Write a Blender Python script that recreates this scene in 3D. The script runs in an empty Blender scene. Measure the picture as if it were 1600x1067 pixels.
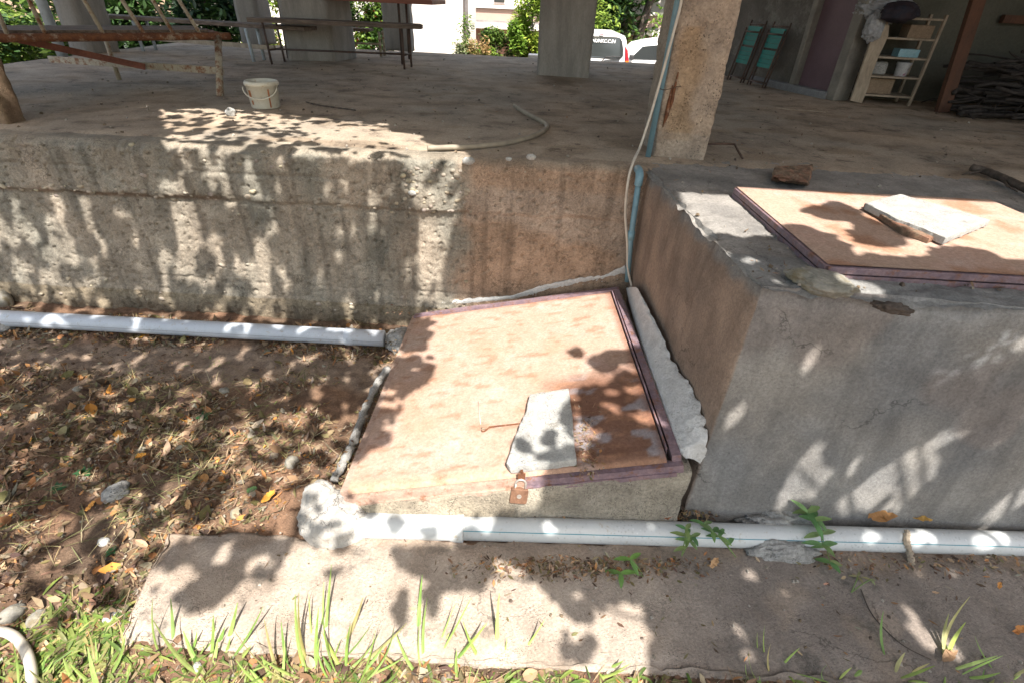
import bpy, bmesh, math, random
from mathutils import Vector, Matrix, noise, Euler
random.seed(7)
RAD = math.radians
SC = bpy.context.scene
COL = SC.collection

# ------------------------------------------------------------------ camera, world, sun, exposure
FPX, CXP, CYP = 808.0, 800.0, 533.5
CAM = Vector((0, 0, 1.85))
YAW, PITCH, ROLL = RAD(1.5), RAD(33.75), RAD(2.6)
_f = Vector((0, math.cos(PITCH), -math.sin(PITCH)))
_u = Vector((0, math.sin(PITCH), math.cos(PITCH)))
_r = Vector((1, 0, 0))
_r2 = _r * math.cos(ROLL) + _u * math.sin(ROLL)
_u2 = _u * math.cos(ROLL) - _r * math.sin(ROLL)
_M = Matrix.Rotation(YAW, 3, 'Z')
CR, CU, CF = _M @ _r2, _M @ _u2, _M @ _f
camd = bpy.data.cameras.new('camera')
camd.sensor_width = 36.0
camd.lens = FPX / 1600 * 36
camd.clip_start = 0.05
camd.clip_end = 400
cam = bpy.data.objects.new('camera', camd)
COL.objects.link(cam)
m3 = Matrix((CR, CU, -CF)).transposed()
cam.matrix_world = Matrix.Translation(CAM) @ m3.to_4x4()
SC.camera = cam

SUNV = Vector((-0.22, 0.6, -1.0)).normalized()          # the way sunlight travels
world = bpy.data.worlds.new('World')
SC.world = world
world.use_nodes = True
wn = world.node_tree
sky = wn.nodes.new('ShaderNodeTexSky')
sky.sky_type = 'NISHITA'
sky.sun_disc = False
sky.sun_elevation = math.asin(-SUNV.z)
sky.sun_rotation = math.atan2(-SUNV.x, -SUNV.y)
sky.air_density = 1.0
sky.dust_density = 2.0
sky.ozone_density = 0.6
bg = wn.nodes['Background']
tint = wn.nodes.new('ShaderNodeMix')
tint.data_type = 'RGBA'
tint.blend_type = 'MULTIPLY'
tint.inputs[0].default_value = 1.0
tint.inputs[7].default_value = (1.0, 0.925, 0.80, 1)          # white balance of the photograph
wn.links.new(sky.outputs[0], tint.inputs[6])
wn.links.new(tint.outputs[2], bg.inputs[0])
bg.inputs[1].default_value = 0.15
sund = bpy.data.lights.new('sun', 'SUN')
sund.energy = 4.3
sund.angle = RAD(0.53)
sund.color = (1.0, 0.94, 0.86)
sun = bpy.data.objects.new('sun', sund)
COL.objects.link(sun)
sun.rotation_euler = SUNV.to_track_quat('-Z', 'Y').to_euler()
sun.location = (1, -3, 6)
SC.view_settings.view_transform = 'Standard'
SC.view_settings.look = 'None'
SC.view_settings.gamma = 1
SC.view_settings.exposure = 1.42


def rayd(px, py):
    return CR * ((px - CXP) / FPX) - CU * ((py - CYP) / FPX) + CF


def pz(px, py, z):
    d = rayd(px, py)
    return CAM + d * ((z - CAM.z) / d.z)


def pyy(px, py, y):
    d = rayd(px, py)
    return CAM + d * ((y - CAM.y) / d.y)


def ppl(px, py, p0, n):
    d = rayd(px, py)
    return CAM + d * ((p0 - CAM).dot(n) / d.dot(n))


def proj(p):
    q = p - CAM
    z = q.dot(CF)
    return CXP + FPX * q.dot(CR) / z, CYP - FPX * q.dot(CU) / z


# ------------------------------------------------------------------ materials
MATS = {}


def mat(name, c1, c2=None, scale=6, rough=0.85, bump=0.3, bscale=60, detail=8, c3=None, c3t=0.62, c3scale=3,
        attr=False, metal=0.0, stretch=(1, 1, 1), speck=0.25, spec=0.3, bdist=0.01, trans=0.0, grit=0.0, cracks=0.0, crscale=3.0, drips=0.0, gscale=140):
    """procedural surface: two mixed tones, a third tone in patches, fine speckle, bump; optional mesh colour"""
    if name in MATS:
        return MATS[name]
    m = bpy.data.materials.new(name)
    m.use_nodes = True
    nt = m.node_tree
    N, L = nt.nodes, nt.links
    b = N['Principled BSDF']
    b.inputs['Roughness'].default_value = rough
    b.inputs['Metallic'].default_value = metal
    b.inputs['Specular IOR Level'].default_value = spec
    tc = N.new('ShaderNodeNewGeometry')
    mp = N.new('ShaderNodeMapping')
    mp.inputs['Scale'].default_value = stretch
    L.new(tc.outputs['Position'], mp.inputs[0])

    def nz(s, d, off=0, r=0.6):
        n = N.new('ShaderNodeTexNoise')
        n.inputs['Scale'].default_value = s
        n.inputs['Detail'].default_value = d
        n.inputs['Roughness'].default_value = r
        L.new(mp.outputs[0], n.inputs['Vector'])
        return n

    def mix(fac, a, bb, mode='MIX'):
        x = N.new('ShaderNodeMix')
        x.data_type = 'RGBA'
        x.blend_type = mode
        if isinstance(fac, float):
            x.inputs[0].default_value = fac
        else:
            L.new(fac, x.inputs[0])
        for i, v in ((6, a), (7, bb)):
            if isinstance(v, tuple):
                x.inputs[i].default_value = (*v[:3], 1)
            else:
                L.new(v, x.inputs[i])
        return x.outputs[2]

    def ramp(o, lo, hi):
        r = N.new('ShaderNodeMapRange')
        r.inputs[1].default_value = lo
        r.inputs[2].default_value = hi
        L.new(o, r.inputs[0])
        return r.outputs[0]
    if c2 is None:
        c2 = tuple(v * 0.7 for v in c1)
    out = mix(ramp(nz(scale, detail).outputs[0], 0.38, 0.62), c1, c2)
    if c3:
        out = mix(ramp(nz(c3scale, 6, r=0.7).outputs[0], c3t - 0.06, c3t + 0.06), out, c3)
    fine = nz(bscale, 6, r=0.75)
    if speck:
        g = ramp(fine.outputs[0], 0.3, 0.7)
        sp = N.new('ShaderNodeMapRange')
        sp.inputs[3].default_value = 1 - speck
        sp.inputs[4].default_value = 1 + speck
        L.new(g, sp.inputs[0])
        cb = N.new('ShaderNodeCombineColor')
        for i in range(3):
            L.new(sp.outputs[0], cb.inputs[i])
        out = mix(1.0, out, cb.outputs[0], 'MULTIPLY')
    hsum = None
    if grit:
        vo = N.new('ShaderNodeTexVoronoi')
        vo.inputs['Scale'].default_value = gscale
        L.new(tc.outputs['Position'], vo.inputs['Vector'])
        gm = ramp(nz(11, 4).outputs[0], 0.42, 0.60)
        pit = ramp(vo.outputs['Distance'], 0.34, 0.16)
        mu = N.new('ShaderNodeMath')
        mu.operation = 'MULTIPLY'
        L.new(pit, mu.inputs[0])
        L.new(gm, mu.inputs[1])
        m2 = N.new('ShaderNodeMath')
        m2.operation = 'MULTIPLY'
        m2.inputs[1].default_value = grit
        L.new(mu.outputs[0], m2.inputs[0])
        hsv = N.new('ShaderNodeSeparateColor')
        L.new(vo.outputs['Color'], hsv.inputs[0])
        stn = ramp(hsv.outputs[0], 0.80, 0.84)        # some grains pale, the others dark pits
        gc = mix(stn, tuple(v * 0.35 for v in c2), tuple(min(0.8, v * 1.55) for v in c1))
        out = mix(m2.outputs[0], out, gc)
        hsum = (mu.outputs[0], -0.5)
    if drips:
        md_ = N.new('ShaderNodeMapping')
        md_.inputs['Scale'].default_value = (16, 16, 0.9)
        L.new(tc.outputs['Position'], md_.inputs[0])
        nd = N.new('ShaderNodeTexNoise')
        nd.inputs['Scale'].default_value = 1.0
        nd.inputs['Detail'].default_value = 5
        L.new(md_.outputs[0], nd.inputs['Vector'])
        df = N.new('ShaderNodeMath')
        df.operation = 'MULTIPLY'
        df.inputs[1].default_value = drips
        L.new(ramp(nd.outputs[0], 0.50, 0.68), df.inputs[0])
        out = mix(df.outputs[0], out, tuple(v * 0.45 for v in c2))
    if cracks:
        dn_ = nz(9, 4)
        va = N.new('ShaderNodeVectorMath')
        va.operation = 'MULTIPLY_ADD'
        va.inputs[1].default_value = (0.22, 0.22, 0.22)
        L.new(dn_.outputs['Color'], va.inputs[0])
        L.new(tc.outputs['Position'], va.inputs[2])
        v2 = N.new('ShaderNodeTexVoronoi')
        v2.feature = 'DISTANCE_TO_EDGE'
        v2.inputs['Scale'].default_value = crscale
        L.new(va.outputs[0], v2.inputs['Vector'])
        cm = N.new('ShaderNodeMath')
        cm.operation = 'MULTIPLY'
        L.new(ramp(v2.outputs['Distance'], 0.004 * crscale + 0.002, 0.001 * crscale), cm.inputs[0])
        L.new(ramp(nz(1.7, 3).outputs[0], 0.52, 0.58), cm.inputs[1])
        cf = N.new('ShaderNodeMath')
        cf.operation = 'MULTIPLY'
        cf.inputs[1].default_value = cracks
        L.new(cm.outputs[0], cf.inputs[0])
        out = mix(cf.outputs[0], out, tuple(v * 0.25 for v in c2))
    if attr:
        a = N.new('ShaderNodeAttribute')
        a.attribute_name = 'Col'
        out = mix(1.0, out, a.outputs['Color'], 'MULTIPLY')
    L.new(out, b.inputs['Base Color'])
    if bump:
        bn = N.new('ShaderNodeBump')
        bn.inputs['Strength'].default_value = bump
        bn.inputs['Distance'].default_value = bdist
        if hsum:
            ad = N.new('ShaderNodeMath')
            ad.operation = 'MULTIPLY_ADD'
            ad.inputs[1].default_value = hsum[1]
            L.new(hsum[0], ad.inputs[0])
            L.new(fine.outputs[0], ad.inputs[2])
            L.new(ad.outputs[0], bn.inputs['Height'])
        else:
            L.new(fine.outputs[0], bn.inputs['Height'])
        L.new(bn.outputs[0], b.inputs['Normal'])
    if trans:
        tr = N.new('ShaderNodeBsdfTranslucent')
        L.new(out, tr.inputs[0])
        ms = N.new('ShaderNodeMixShader')
        ms.inputs[0].default_value = trans
        L.new(b.outputs[0], ms.inputs[1])
        L.new(tr.outputs[0], ms.inputs[2])
        L.new(ms.outputs[0], N['Material Output'].inputs[0])
    MATS[name] = m
    return m


M_wall = mat('rough_concrete', (0.38, 0.34, 0.285), (0.26, 0.23, 0.19), 7, bump=0.8, bscale=90, attr=True, speck=0.4, bdist=0.012, grit=0.8, gscale=120, drips=0.2, cracks=0.55, crscale=2.6)
M_floor = mat('floor_concrete', (0.41, 0.345, 0.27), (0.29, 0.245, 0.195), 3.5, bump=0.5, bscale=70, c3=(0.15, 0.12, 0.095), c3t=0.63, c3scale=7, attr=True, speck=0.3, grit=0.6, gscale=80, cracks=0.7, crscale=0.9)
M_block = mat('block_render', (0.27, 0.265, 0.258), (0.19, 0.187, 0.185), 5, bump=0.6, bscale=85, attr=True, speck=0.3, c3=(0.50, 0.50, 0.49), c3t=0.745, c3scale=26, grit=0.35, gscale=170, cracks=0.6, crscale=2.2, drips=0.3)
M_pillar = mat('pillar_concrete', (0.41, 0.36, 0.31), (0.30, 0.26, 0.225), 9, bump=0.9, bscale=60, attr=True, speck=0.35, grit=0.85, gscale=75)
M_shade_pillar = mat('shade_pillar_concrete', (0.30, 0.28, 0.255), (0.22, 0.205, 0.19), 3, bump=0.4, bscale=60, speck=0.2, stretch=(3, 3, 0.6))  # pillar concrete with the shade under the roof put into a darker colour
M_path = mat('path_concrete', (0.46, 0.385, 0.32), (0.35, 0.29, 0.24), 6, bump=0.8, bscale=95, c3=(0.22, 0.19, 0.16), c3t=0.62, c3scale=7, attr=True, speck=0.3, grit=0.55, gscale=150, cracks=0.6, crscale=1.6)
M_mortar = mat('white_mortar', (0.68, 0.68, 0.67), (0.57, 0.57, 0.56), 14, bump=0.9, bscale=80, speck=0.18, grit=0.3, gscale=110, bdist=0.012)
M_lump = mat('lump_mortar', (0.46, 0.44, 0.41), (0.37, 0.355, 0.33), 9, bump=0.9, bscale=80, speck=0.2, grit=0.3, gscale=110, cracks=0.7, crscale=6, c3=(0.30, 0.26, 0.21), c3t=0.62, c3scale=9)
M_mortar_grey = mat('grey_mortar', (0.38, 0.375, 0.36), (0.27, 0.265, 0.255), 12, bump=1.0, bscale=80, speck=0.35, grit=0.7, gscale=100)
M_soil = mat('dry_soil', (0.29, 0.19, 0.125), (0.165, 0.105, 0.07), 16, bump=0.9, bscale=110, attr=True, speck=0.4, bdist=0.02)
M_lid = mat('rusted_lid_paint', (0.43, 0.305, 0.24), (0.40, 0.275, 0.21), 18, rough=0.7, bump=0.25, bscale=70, c3=(0.44, 0.34, 0.285), c3t=0.60, c3scale=5, attr=True, speck=0.28, grit=0.45, gscale=150)
M_frame = mat('shaded_rusted_steel', (0.235, 0.165, 0.18), (0.165, 0.12, 0.145), 14, rough=0.6, bump=0.4, bscale=60, c3=(0.20, 0.10, 0.07), c3t=0.58, c3scale=26, speck=0.3, stretch=(1, 1, 1))  # rusted frame steel, its purple look in shade put into the colour
M_rust = mat('rusty_iron', (0.20, 0.085, 0.04), (0.12, 0.05, 0.03), 20, rough=0.85, bump=0.5, bscale=90, c3=(0.34, 0.27, 0.20), c3t=0.60, c3scale=14, speck=0.3)
M_rustpaint = mat('chipped_cream_paint', (0.40, 0.36, 0.28), (0.33, 0.29, 0.22), 12, rough=0.7, bump=0.3, bscale=90, c3=(0.20, 0.09, 0.045), c3t=0.55, c3scale=16, speck=0.2)
M_pvc = mat('white_pvc', (0.52, 0.545, 0.55), (0.48, 0.50, 0.51), 8, rough=0.35, bump=0.03, bscale=90, spec=0.5, speck=0.04, c3=(0.36, 0.31, 0.24), c3t=0.66, c3scale=26, grit=0.35, gscale=70)
M_pvcgrey = mat('grey_pvc', (0.46, 0.50, 0.56), (0.42, 0.46, 0.52), 8, rough=0.35, bump=0.03, bscale=90, spec=0.5, speck=0.04, c3=(0.33, 0.29, 0.24), c3t=0.65, c3scale=24, grit=0.3, gscale=70)
M_stripe = mat('teal_print', (0.02, 0.22, 0.28), (0.03, 0.18, 0.24), 8, rough=0.5, bump=0, speck=0)
M_blue = mat('blue_pipe_plastic', (0.17, 0.31, 0.38), (0.15, 0.26, 0.32), 9, rough=0.45, bump=0.1, bscale=70, speck=0.1, spec=0.4)
M_cable = mat('cream_cable', (0.56, 0.52, 0.45), (0.46, 0.42, 0.36), 15, rough=0.5, bump=0.05, speck=0.1)
M_hose = mat('dusty_hose', (0.30, 0.26, 0.20), (0.22, 0.19, 0.15), 15, rough=0.6, bump=0.1, bscale=60, speck=0.15)
M_wood = mat('grey_weathered_wood', (0.19, 0.145, 0.115), (0.10, 0.075, 0.06), 14, bump=0.5, bscale=50, stretch=(0.2, 3, 3), speck=0.3)
M_woodl = mat('pale_dry_wood', (0.36, 0.30, 0.23), (0.26, 0.21, 0.16), 12, bump=0.4, bscale=50, stretch=(1, 1, 0.3), speck=0.2)
M_woodr = mat('red_brown_wood', (0.26, 0.10, 0.07), (0.18, 0.07, 0.05), 6, rough=0.6, bump=0.3, bscale=40, stretch=(0.3, 2, 2), speck=0.2)
M_post = mat('rust_brown_timber', (0.10, 0.048, 0.03), (0.07, 0.038, 0.026), 6, bump=0.4, bscale=50, stretch=(2, 2, 0.5), speck=0.25)
M_bark = mat('dark_bark', (0.115, 0.09, 0.075), (0.06, 0.05, 0.042), 20, bump=0.8, bscale=60, speck=0.3)
M_darkmetal = mat('dark_tube_metal', (0.06, 0.045, 0.04), (0.10, 0.06, 0.045), 14, rough=0.6, bump=0.2, speck=0.2)
M_bluemetal = mat('pale_blue_metal', (0.42, 0.48, 0.52), (0.36, 0.40, 0.43), 12, rough=0.5, bump=0.1, speck=0.15, c3=(0.2, 0.12, 0.08), c3t=0.68, c3scale=14)
M_bucket = mat('cream_bucket_plastic', (0.60, 0.58, 0.50), (0.54, 0.52, 0.44), 9, rough=0.45, bump=0.05, speck=0.08, spec=0.4, c3=(0.42, 0.34, 0.24), c3t=0.62, c3scale=22)
M_bucketrust = mat('rust_stain', (0.30, 0.11, 0.05), (0.38, 0.17, 0.08), 25, rough=0.7, bump=0.1)
M_brass = mat('tarnished_padlock_brass', (0.27, 0.155, 0.10), (0.17, 0.09, 0.06), 25, rough=0.5, bump=0.15, bscale=120, metal=0.35, speck=0.2)
M_steel = mat('dull_steel', (0.50, 0.48, 0.45), (0.38, 0.34, 0.30), 25, rough=0.4, bump=0.1, metal=0.6, speck=0.1)
M_brick = mat('crumbled_brick', (0.24, 0.115, 0.075), (0.27, 0.20, 0.14), 18, bump=0.9, bscale=70, c3=(0.14, 0.10, 0.07), c3t=0.55, c3scale=16, speck=0.35)
M_stone = mat('grey_stone', (0.30, 0.285, 0.25), (0.21, 0.20, 0.165), 9, bump=0.7, bscale=60, c3=(0.20, 0.17, 0.11), c3t=0.6, c3scale=10, speck=0.25)
M_scrap = mat('pale_slab_scrap', (0.47, 0.47, 0.45), (0.37, 0.37, 0.355), 16, bump=0.7, bscale=110, speck=0.25, c3=(0.26, 0.24, 0.21), c3t=0.64, c3scale=14, grit=0.8, gscale=120, bdist=0.015)
M_litter = mat('litter', (1, 1, 1), (0.8, 0.8, 0.8), 30, rough=0.8, bump=0, attr=True, speck=0.2, trans=0.15)
M_leaf = mat('leaf_green', (1, 1, 1), (0.75, 0.75, 0.75), 14, rough=0.5, bump=0, attr=True, speck=0.1, trans=0.35, spec=0.4)
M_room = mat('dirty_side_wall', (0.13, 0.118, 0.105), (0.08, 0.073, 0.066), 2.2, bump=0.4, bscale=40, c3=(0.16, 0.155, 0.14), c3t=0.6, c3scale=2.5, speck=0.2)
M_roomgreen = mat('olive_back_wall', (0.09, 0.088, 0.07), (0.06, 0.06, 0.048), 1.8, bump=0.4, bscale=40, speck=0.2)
M_trim = mat('plaster_jamb', (0.22, 0.205, 0.18), (0.155, 0.145, 0.13), 5, bump=0.4, bscale=40, speck=0.2)
M_door = mat('mauve_door_paint', (0.15, 0.095, 0.115), (0.12, 0.075, 0.09), 2, rough=0.6, bump=0.1, speck=0.1)
M_step = mat('bluegrey_step', (0.20, 0.205, 0.215), (0.15, 0.15, 0.16), 6, bump=0.3)
M_teal = mat('teal_slats', (0.02, 0.20, 0.18), (0.02, 0.16, 0.15), 6, rough=0.6, bump=0.1, speck=0.1)
M_plaster = mat('white_facade', (0.80, 0.77, 0.73), (0.76, 0.73, 0.69), 0.6, bump=0.05, bscale=20, speck=0.03)
M_pinkwall = mat('pinkish_render', (0.50, 0.37, 0.32), (0.46, 0.34, 0.29), 0.8, bump=0.05, bscale=20, speck=0.04)
M_brownwall = mat('brown_render', (0.34, 0.21, 0.16), (0.30, 0.18, 0.14), 0.8, bump=0.05, speck=0.05)
M_greytrim = mat('grey_trim', (0.30, 0.28, 0.28), (0.24, 0.22, 0.22), 5, bump=0.1)
M_carw = mat('white_car_paint', (0.80, 0.80, 0.80), (0.77, 0.77, 0.77), 0.7, rough=0.25, bump=0, speck=0, spec=0.6)
M_carglass = mat('tinted_glass', (0.035, 0.04, 0.042), (0.05, 0.055, 0.055), 0.6, rough=0.08, bump=0, speck=0, spec=0.8)
M_black = mat('black_plastic', (0.03, 0.03, 0.032), (0.045, 0.045, 0.045), 9, rough=0.6, bump=0.1)
M_tyre = mat('tyre_rubber', (0.02, 0.02, 0.02), (0.03, 0.03, 0.03), 9, rough=0.9, bump=0.1)
M_redlamp = mat('red_lens', (0.42, 0.03, 0.04), (0.36, 0.02, 0.03), 9, rough=0.2, bump=0, speck=0)
M_orlamp = mat('orange_lens', (0.70, 0.22, 0.02), (0.62, 0.18, 0.02), 9, rough=0.2, bump=0, speck=0)
M_white = mat('white_lettering', (0.85, 0.85, 0.85), (0.82, 0.82, 0.82), 9, rough=0.5, bump=0, speck=0)
M_bag = mat('crumpled_plastic_bag', (0.30, 0.31, 0.33), (0.22, 0.225, 0.24), 9, rough=0.4, bump=0.5, bscale=25, spec=0.5, bdist=0.02)
M_navy = mat('dark_navy_cloth', (0.015, 0.018, 0.03), (0.03, 0.02, 0.025), 9, rough=0.8, bump=0.3)
M_card = mat('brown_cardboard', (0.26, 0.19, 0.13), (0.22, 0.16, 0.11), 8, bump=0.1)
M_boxblue = mat('light_blue_box', (0.20, 0.38, 0.46), (0.26, 0.42, 0.48), 12, rough=0.5, bump=0.05)
M_tub = mat('white_tub', (0.42, 0.42, 0.43), (0.36, 0.36, 0.38), 9, rough=0.4, bump=0.05, c3=(0.28, 0.13, 0.2), c3t=0.62, c3scale=14)
M_road = mat('asphalt', (0.07, 0.068, 0.066), (0.05, 0.05, 0.05), 3, bump=0.3, bscale=40)


# ------------------------------------------------------------------ mesh helpers
def origin(o):
    v = Vector((0, 0, 0))
    while o:
        v += o.location
        o = o.parent
    return v


def props(o, label=None, cat=None, group=None, kind=None):
    for k, v in (('label', label), ('category', cat), ('group', group), ('kind', kind)):
        if v:
            o[k] = v
    return o


def thing(name, label, cat, loc=(0, 0, 0), group=None):
    o = bpy.data.objects.new(name, None)
    o.empty_display_size = 0.05
    COL.objects.link(o)
    o.location = loc
    return props(o, label, cat, group)


class MB:
    def __init__(s):
        s.v, s.f, s.m, s.c = [], [], [], []

    def add(s, vs, fs, mi=0, col=None):
        b = len(s.v)
        s.v += [Vector(v) for v in vs]
        for f in fs:
            s.f.append([b + i for i in f])
            s.m.append(mi)
            s.c.append(col)
        return s

    def box(s, c, d, rot=None, mi=0, taper=1.0, col=None):
        x, y, z = d[0] / 2, d[1] / 2, d[2] / 2
        vs = [Vector((sx * x * (taper if sz > 0 else 1), sy * y * (taper if sz > 0 else 1), sz * z)) for sz in (-1, 1) for sy in (-1, 1) for sx in (-1, 1)]
        if rot is not None:
            R = rot if isinstance(rot, Matrix) else Euler(rot).to_matrix()
            vs = [R @ v for v in vs]
        vs = [v + Vector(c) for v in vs]
        return s.add(vs, [(0, 2, 3, 1), (4, 5, 7, 6), (0, 1, 5, 4), (2, 6, 7, 3), (0, 4, 6, 2), (1, 3, 7, 5)], mi, col)

    def beam(s, a, b, w, h, mi=0, up=Vector((0, 0, 1)), col=None):
        a, b = Vector(a), Vector(b)
        d = (b - a).normalized()
        sd = d.cross(up).normalized()
        u = sd.cross(d).normalized()
        vs = []
        for p in (a, b):
            for su, ss in ((-1, -1), (-1, 1), (1, 1), (1, -1)):
                vs.append(p + u * (su * h / 2) + sd * (ss * w / 2))
        return s.add(vs, [(0, 1, 2, 3), (7, 6, 5, 4), (0, 4, 5, 1), (1, 5, 6, 2), (2, 6, 7, 3), (3, 7, 4, 0)], mi, col)

    def tube(s, pts, r, seg=10, mi=0, cap=True, col=None, jit=0):
        pts = [Vector(p) for p in pts]
        rs = r if isinstance(r, (list, tuple)) else [r] * len(pts)
        n = len(pts)
        vs = []
        ref = None
        for i, p in enumerate(pts):
            d = (pts[min(i + 1, n - 1)] - pts[max(i - 1, 0)]).normalized()
            if ref is None:
                ref = d.orthogonal().normalized()
            sd = (ref - d * ref.dot(d)).normalized()
            ref = sd
            u = d.cross(sd)
            for k in range(seg):
                a = 2 * math.pi * k / seg
                rr = rs[i] * (1 + (random.uniform(-jit, jit) if jit else 0))
                vs.append(p + (sd * math.cos(a) + u * math.sin(a)) * rr)
        fs = []
        for i in range(n - 1):
            for k in range(seg):
                k2 = (k + 1) % seg
                fs.append((i * seg + k, i * seg + k2, (i + 1) * seg + k2, (i + 1) * seg + k))
        if cap:
            fs.append(tuple(range(seg - 1, -1, -1)))
            fs.append(tuple((n - 1) * seg + k for k in range(seg)))
        return s.add(vs, fs, mi, col)

    def lathe(s, c, prof, seg=28, mi=0, axis=None):
        c = Vector(c)
        vs = []
        for (r, z) in prof:
            for k in range(seg):
                a = 2 * math.pi * k / seg
                v = Vector((r * math.cos(a), r * math.sin(a), z))
                if axis is not None:
                    v = axis @ v
                vs.append(c + v)
        fs = []
        for i in range(len(prof) - 1):
            for k in range(seg):
                k2 = (k + 1) % seg
                fs.append((i * seg + k, i * seg + k2, (i + 1) * seg + k2, (i + 1) * seg + k))
        return s.add(vs, fs, mi)

    def prism(s, poly, n, t, mi=0):
        """poly: list of 3D points; extruded by -n*t"""
        poly = [Vector(p) for p in poly]
        k = len(poly)
        vs = poly + [p - Vector(n) * t for p in poly]
        fs = [tuple(range(k)), tuple(range(2 * k - 1, k - 1, -1))]
        fs += [(i, i + k, (i + 1) % k + k, (i + 1) % k) for i in range(k)]
        return s.add(vs, fs, mi)

    def build(s, name, mats, parent=None, loc=None, smooth=False, bevel=0, fix=False):
        me = bpy.data.meshes.new(name)
        o = bpy.data.objects.new(name, me)
        if parent:
            o.parent = parent
            og = origin(parent)
        else:
            og = Vector(loc) if loc is not None else Vector((0, 0, 0))
            o.location = og
        me.from_pydata([tuple(v - og) for v in s.v], [], s.f)
        if not isinstance(mats, (list, tuple)):
            mats = [mats]
        for m in mats:
            me.materials.append(m)
        if len(mats) > 1:
            me.polygons.foreach_set('material_index', s.m)
        if any(c is not None for c in s.c):
            ca = me.color_attributes.new('Col', 'FLOAT_COLOR', 'CORNER')
            buf = []
            for p, c in zip(me.polygons, s.c):
                c = c or (1, 1, 1)
                buf += [c[0], c[1], c[2], 1.0] * p.loop_total
            ca.data.foreach_set('color', buf)
        if smooth:
            me.polygons.foreach_set('use_smooth', [True] * len(me.polygons))
        me.update()
        COL.objects.link(o)
        if fix:
            bm = bmesh.new()
            bm.from_mesh(me)
            bmesh.ops.recalc_face_normals(bm, faces=bm.faces)
            bm.to_mesh(me)
            bm.free()
        if bevel:
            md = o.modifiers.new('bevel', 'BEVEL')
            md.width = bevel
            md.segments = 2
            md.limit_method = 'ANGLE'
        return o


def nz(p, s, oct=3):
    return noise.fractal(Vector(p) * s, 1.0, 2.0, oct)


def grid_mesh(name, nu, nv, fn, mats, parent=None, loc=None, smooth=True, colfn=None, matfn=None):
    """fn(i,j)->Vector; colfn(p)->rgb as point colours"""
    vs = []
    cs = []
    for j in range(nv):
        for i in range(nu):
            p = fn(i, j)
            vs.append(p)
            if colfn:
                cs.append(colfn(p))
    fs = [(j * nu + i, j * nu + i + 1, (j + 1) * nu + i + 1, (j + 1) * nu + i) for j in range(nv - 1) for i in range(nu - 1)]
    me = bpy.data.meshes.new(name)
    o = bpy.data.objects.new(name, me)
    if parent:
        o.parent = parent
        og = origin(parent)
    else:
        og = Vector(loc) if loc is not None else Vector((0, 0, 0))
        o.location = og
    me.from_pydata([tuple(v - og) for v in vs], [], fs)
    me.materials.append(mats)
    if colfn:
        ca = me.color_attributes.new('Col', 'FLOAT_COLOR', 'POINT')
        buf = []
        for c in cs:
            buf += [c[0], c[1], c[2], 1.0]
        ca.data.foreach_set('color', buf)
    if smooth:
        me.polygons.foreach_set('use_smooth', [True] * len(me.polygons))
    me.update()
    COL.objects.link(o)
    return o


def hexa(name, c8, res, mats, amp=0.004, scale=8, parent=None, loc=None, colfn=None, chip=0.01, dispfn=None, smooth=True):
    """rough solid from 8 corners (bottom: 4 ccw from above, then top 4); noisy faces, chipped edges"""
    c = [Vector(p) for p in c8]
    faces = [(0, 1, 5, 4), (1, 2, 6, 5), (2, 3, 7, 6), (3, 0, 4, 7), (4, 5, 6, 7), (3, 2, 1, 0)]
    vs, fs, nr, ed = [], [], [], []
    idx = {}
    for fa in faces:
        a, b, cc, d = (c[i] for i in fa)
        nu = max(1, int(max((b - a).length, (cc - d).length) / res))
        nv = max(1, int(max((d - a).length, (cc - b).length) / res))
        n = (b - a).cross(d - a).normalized()
        loc_i = {}
        for j in range(nv + 1):
            for i in range(nu + 1):
                u, v = i / nu, j / nv
                p = a * (1 - u) * (1 - v) + b * u * (1 - v) + cc * u * v + d * (1 - u) * v
                key = (round(p.x, 4), round(p.y, 4), round(p.z, 4))
                if key not in idx:
                    idx[key] = len(vs)
                    vs.append(p)
                    nr.append(Vector((0, 0, 0)))
                    ed.append(9.0)
                k = idx[key]
                nr[k] += n
                e = min(u * (b - a).length, (1 - u) * (b - a).length, v * (d - a).length, (1 - v) * (d - a).length)
                ed[k] = min(ed[k], e)
                loc_i[(i, j)] = k
        for j in range(nv):
            for i in range(nu):
                fs.append((loc_i[(i, j)], loc_i[(i + 1, j)], loc_i[(i + 1, j + 1)], loc_i[(i, j + 1)]))
    out, cols = [], []
    for k, p in enumerate(vs):
        n = nr[k].normalized()
        d = amp * nz(p, scale)
        if chip and ed[k] < chip * 2.5:
            d -= chip * (1 - ed[k] / (chip * 2.5)) * max(0.15, 0.5 + nz(p + Vector((5, 5, 5)), 9))
        q = p + n * d
        if dispfn:
            q = dispfn(p, n, q)
        out.append(q)
        if colfn:
            cols.append(colfn(p, n))
    me = bpy.data.meshes.new(name)
    o = bpy.data.objects.new(name, me)
    if parent:
        o.parent = parent
        og = origin(parent)
    else:
        og = Vector(loc) if loc is not None else Vector((0, 0, 0))
        o.location = og
    me.from_pydata([tuple(v - og) for v in out], [], fs)
    me.materials.append(mats)
    if colfn:
        ca = me.color_attributes.new('Col', 'FLOAT_COLOR', 'POINT')
        buf = []
        for q in cols:
            buf += [q[0], q[1], q[2], 1.0]
        ca.data.foreach_set('color', buf)
    if smooth:
        me.polygons.foreach_set('use_smooth', [True] * len(me.polygons))
    me.update()
    COL.objects.link(o)
    return o


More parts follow.
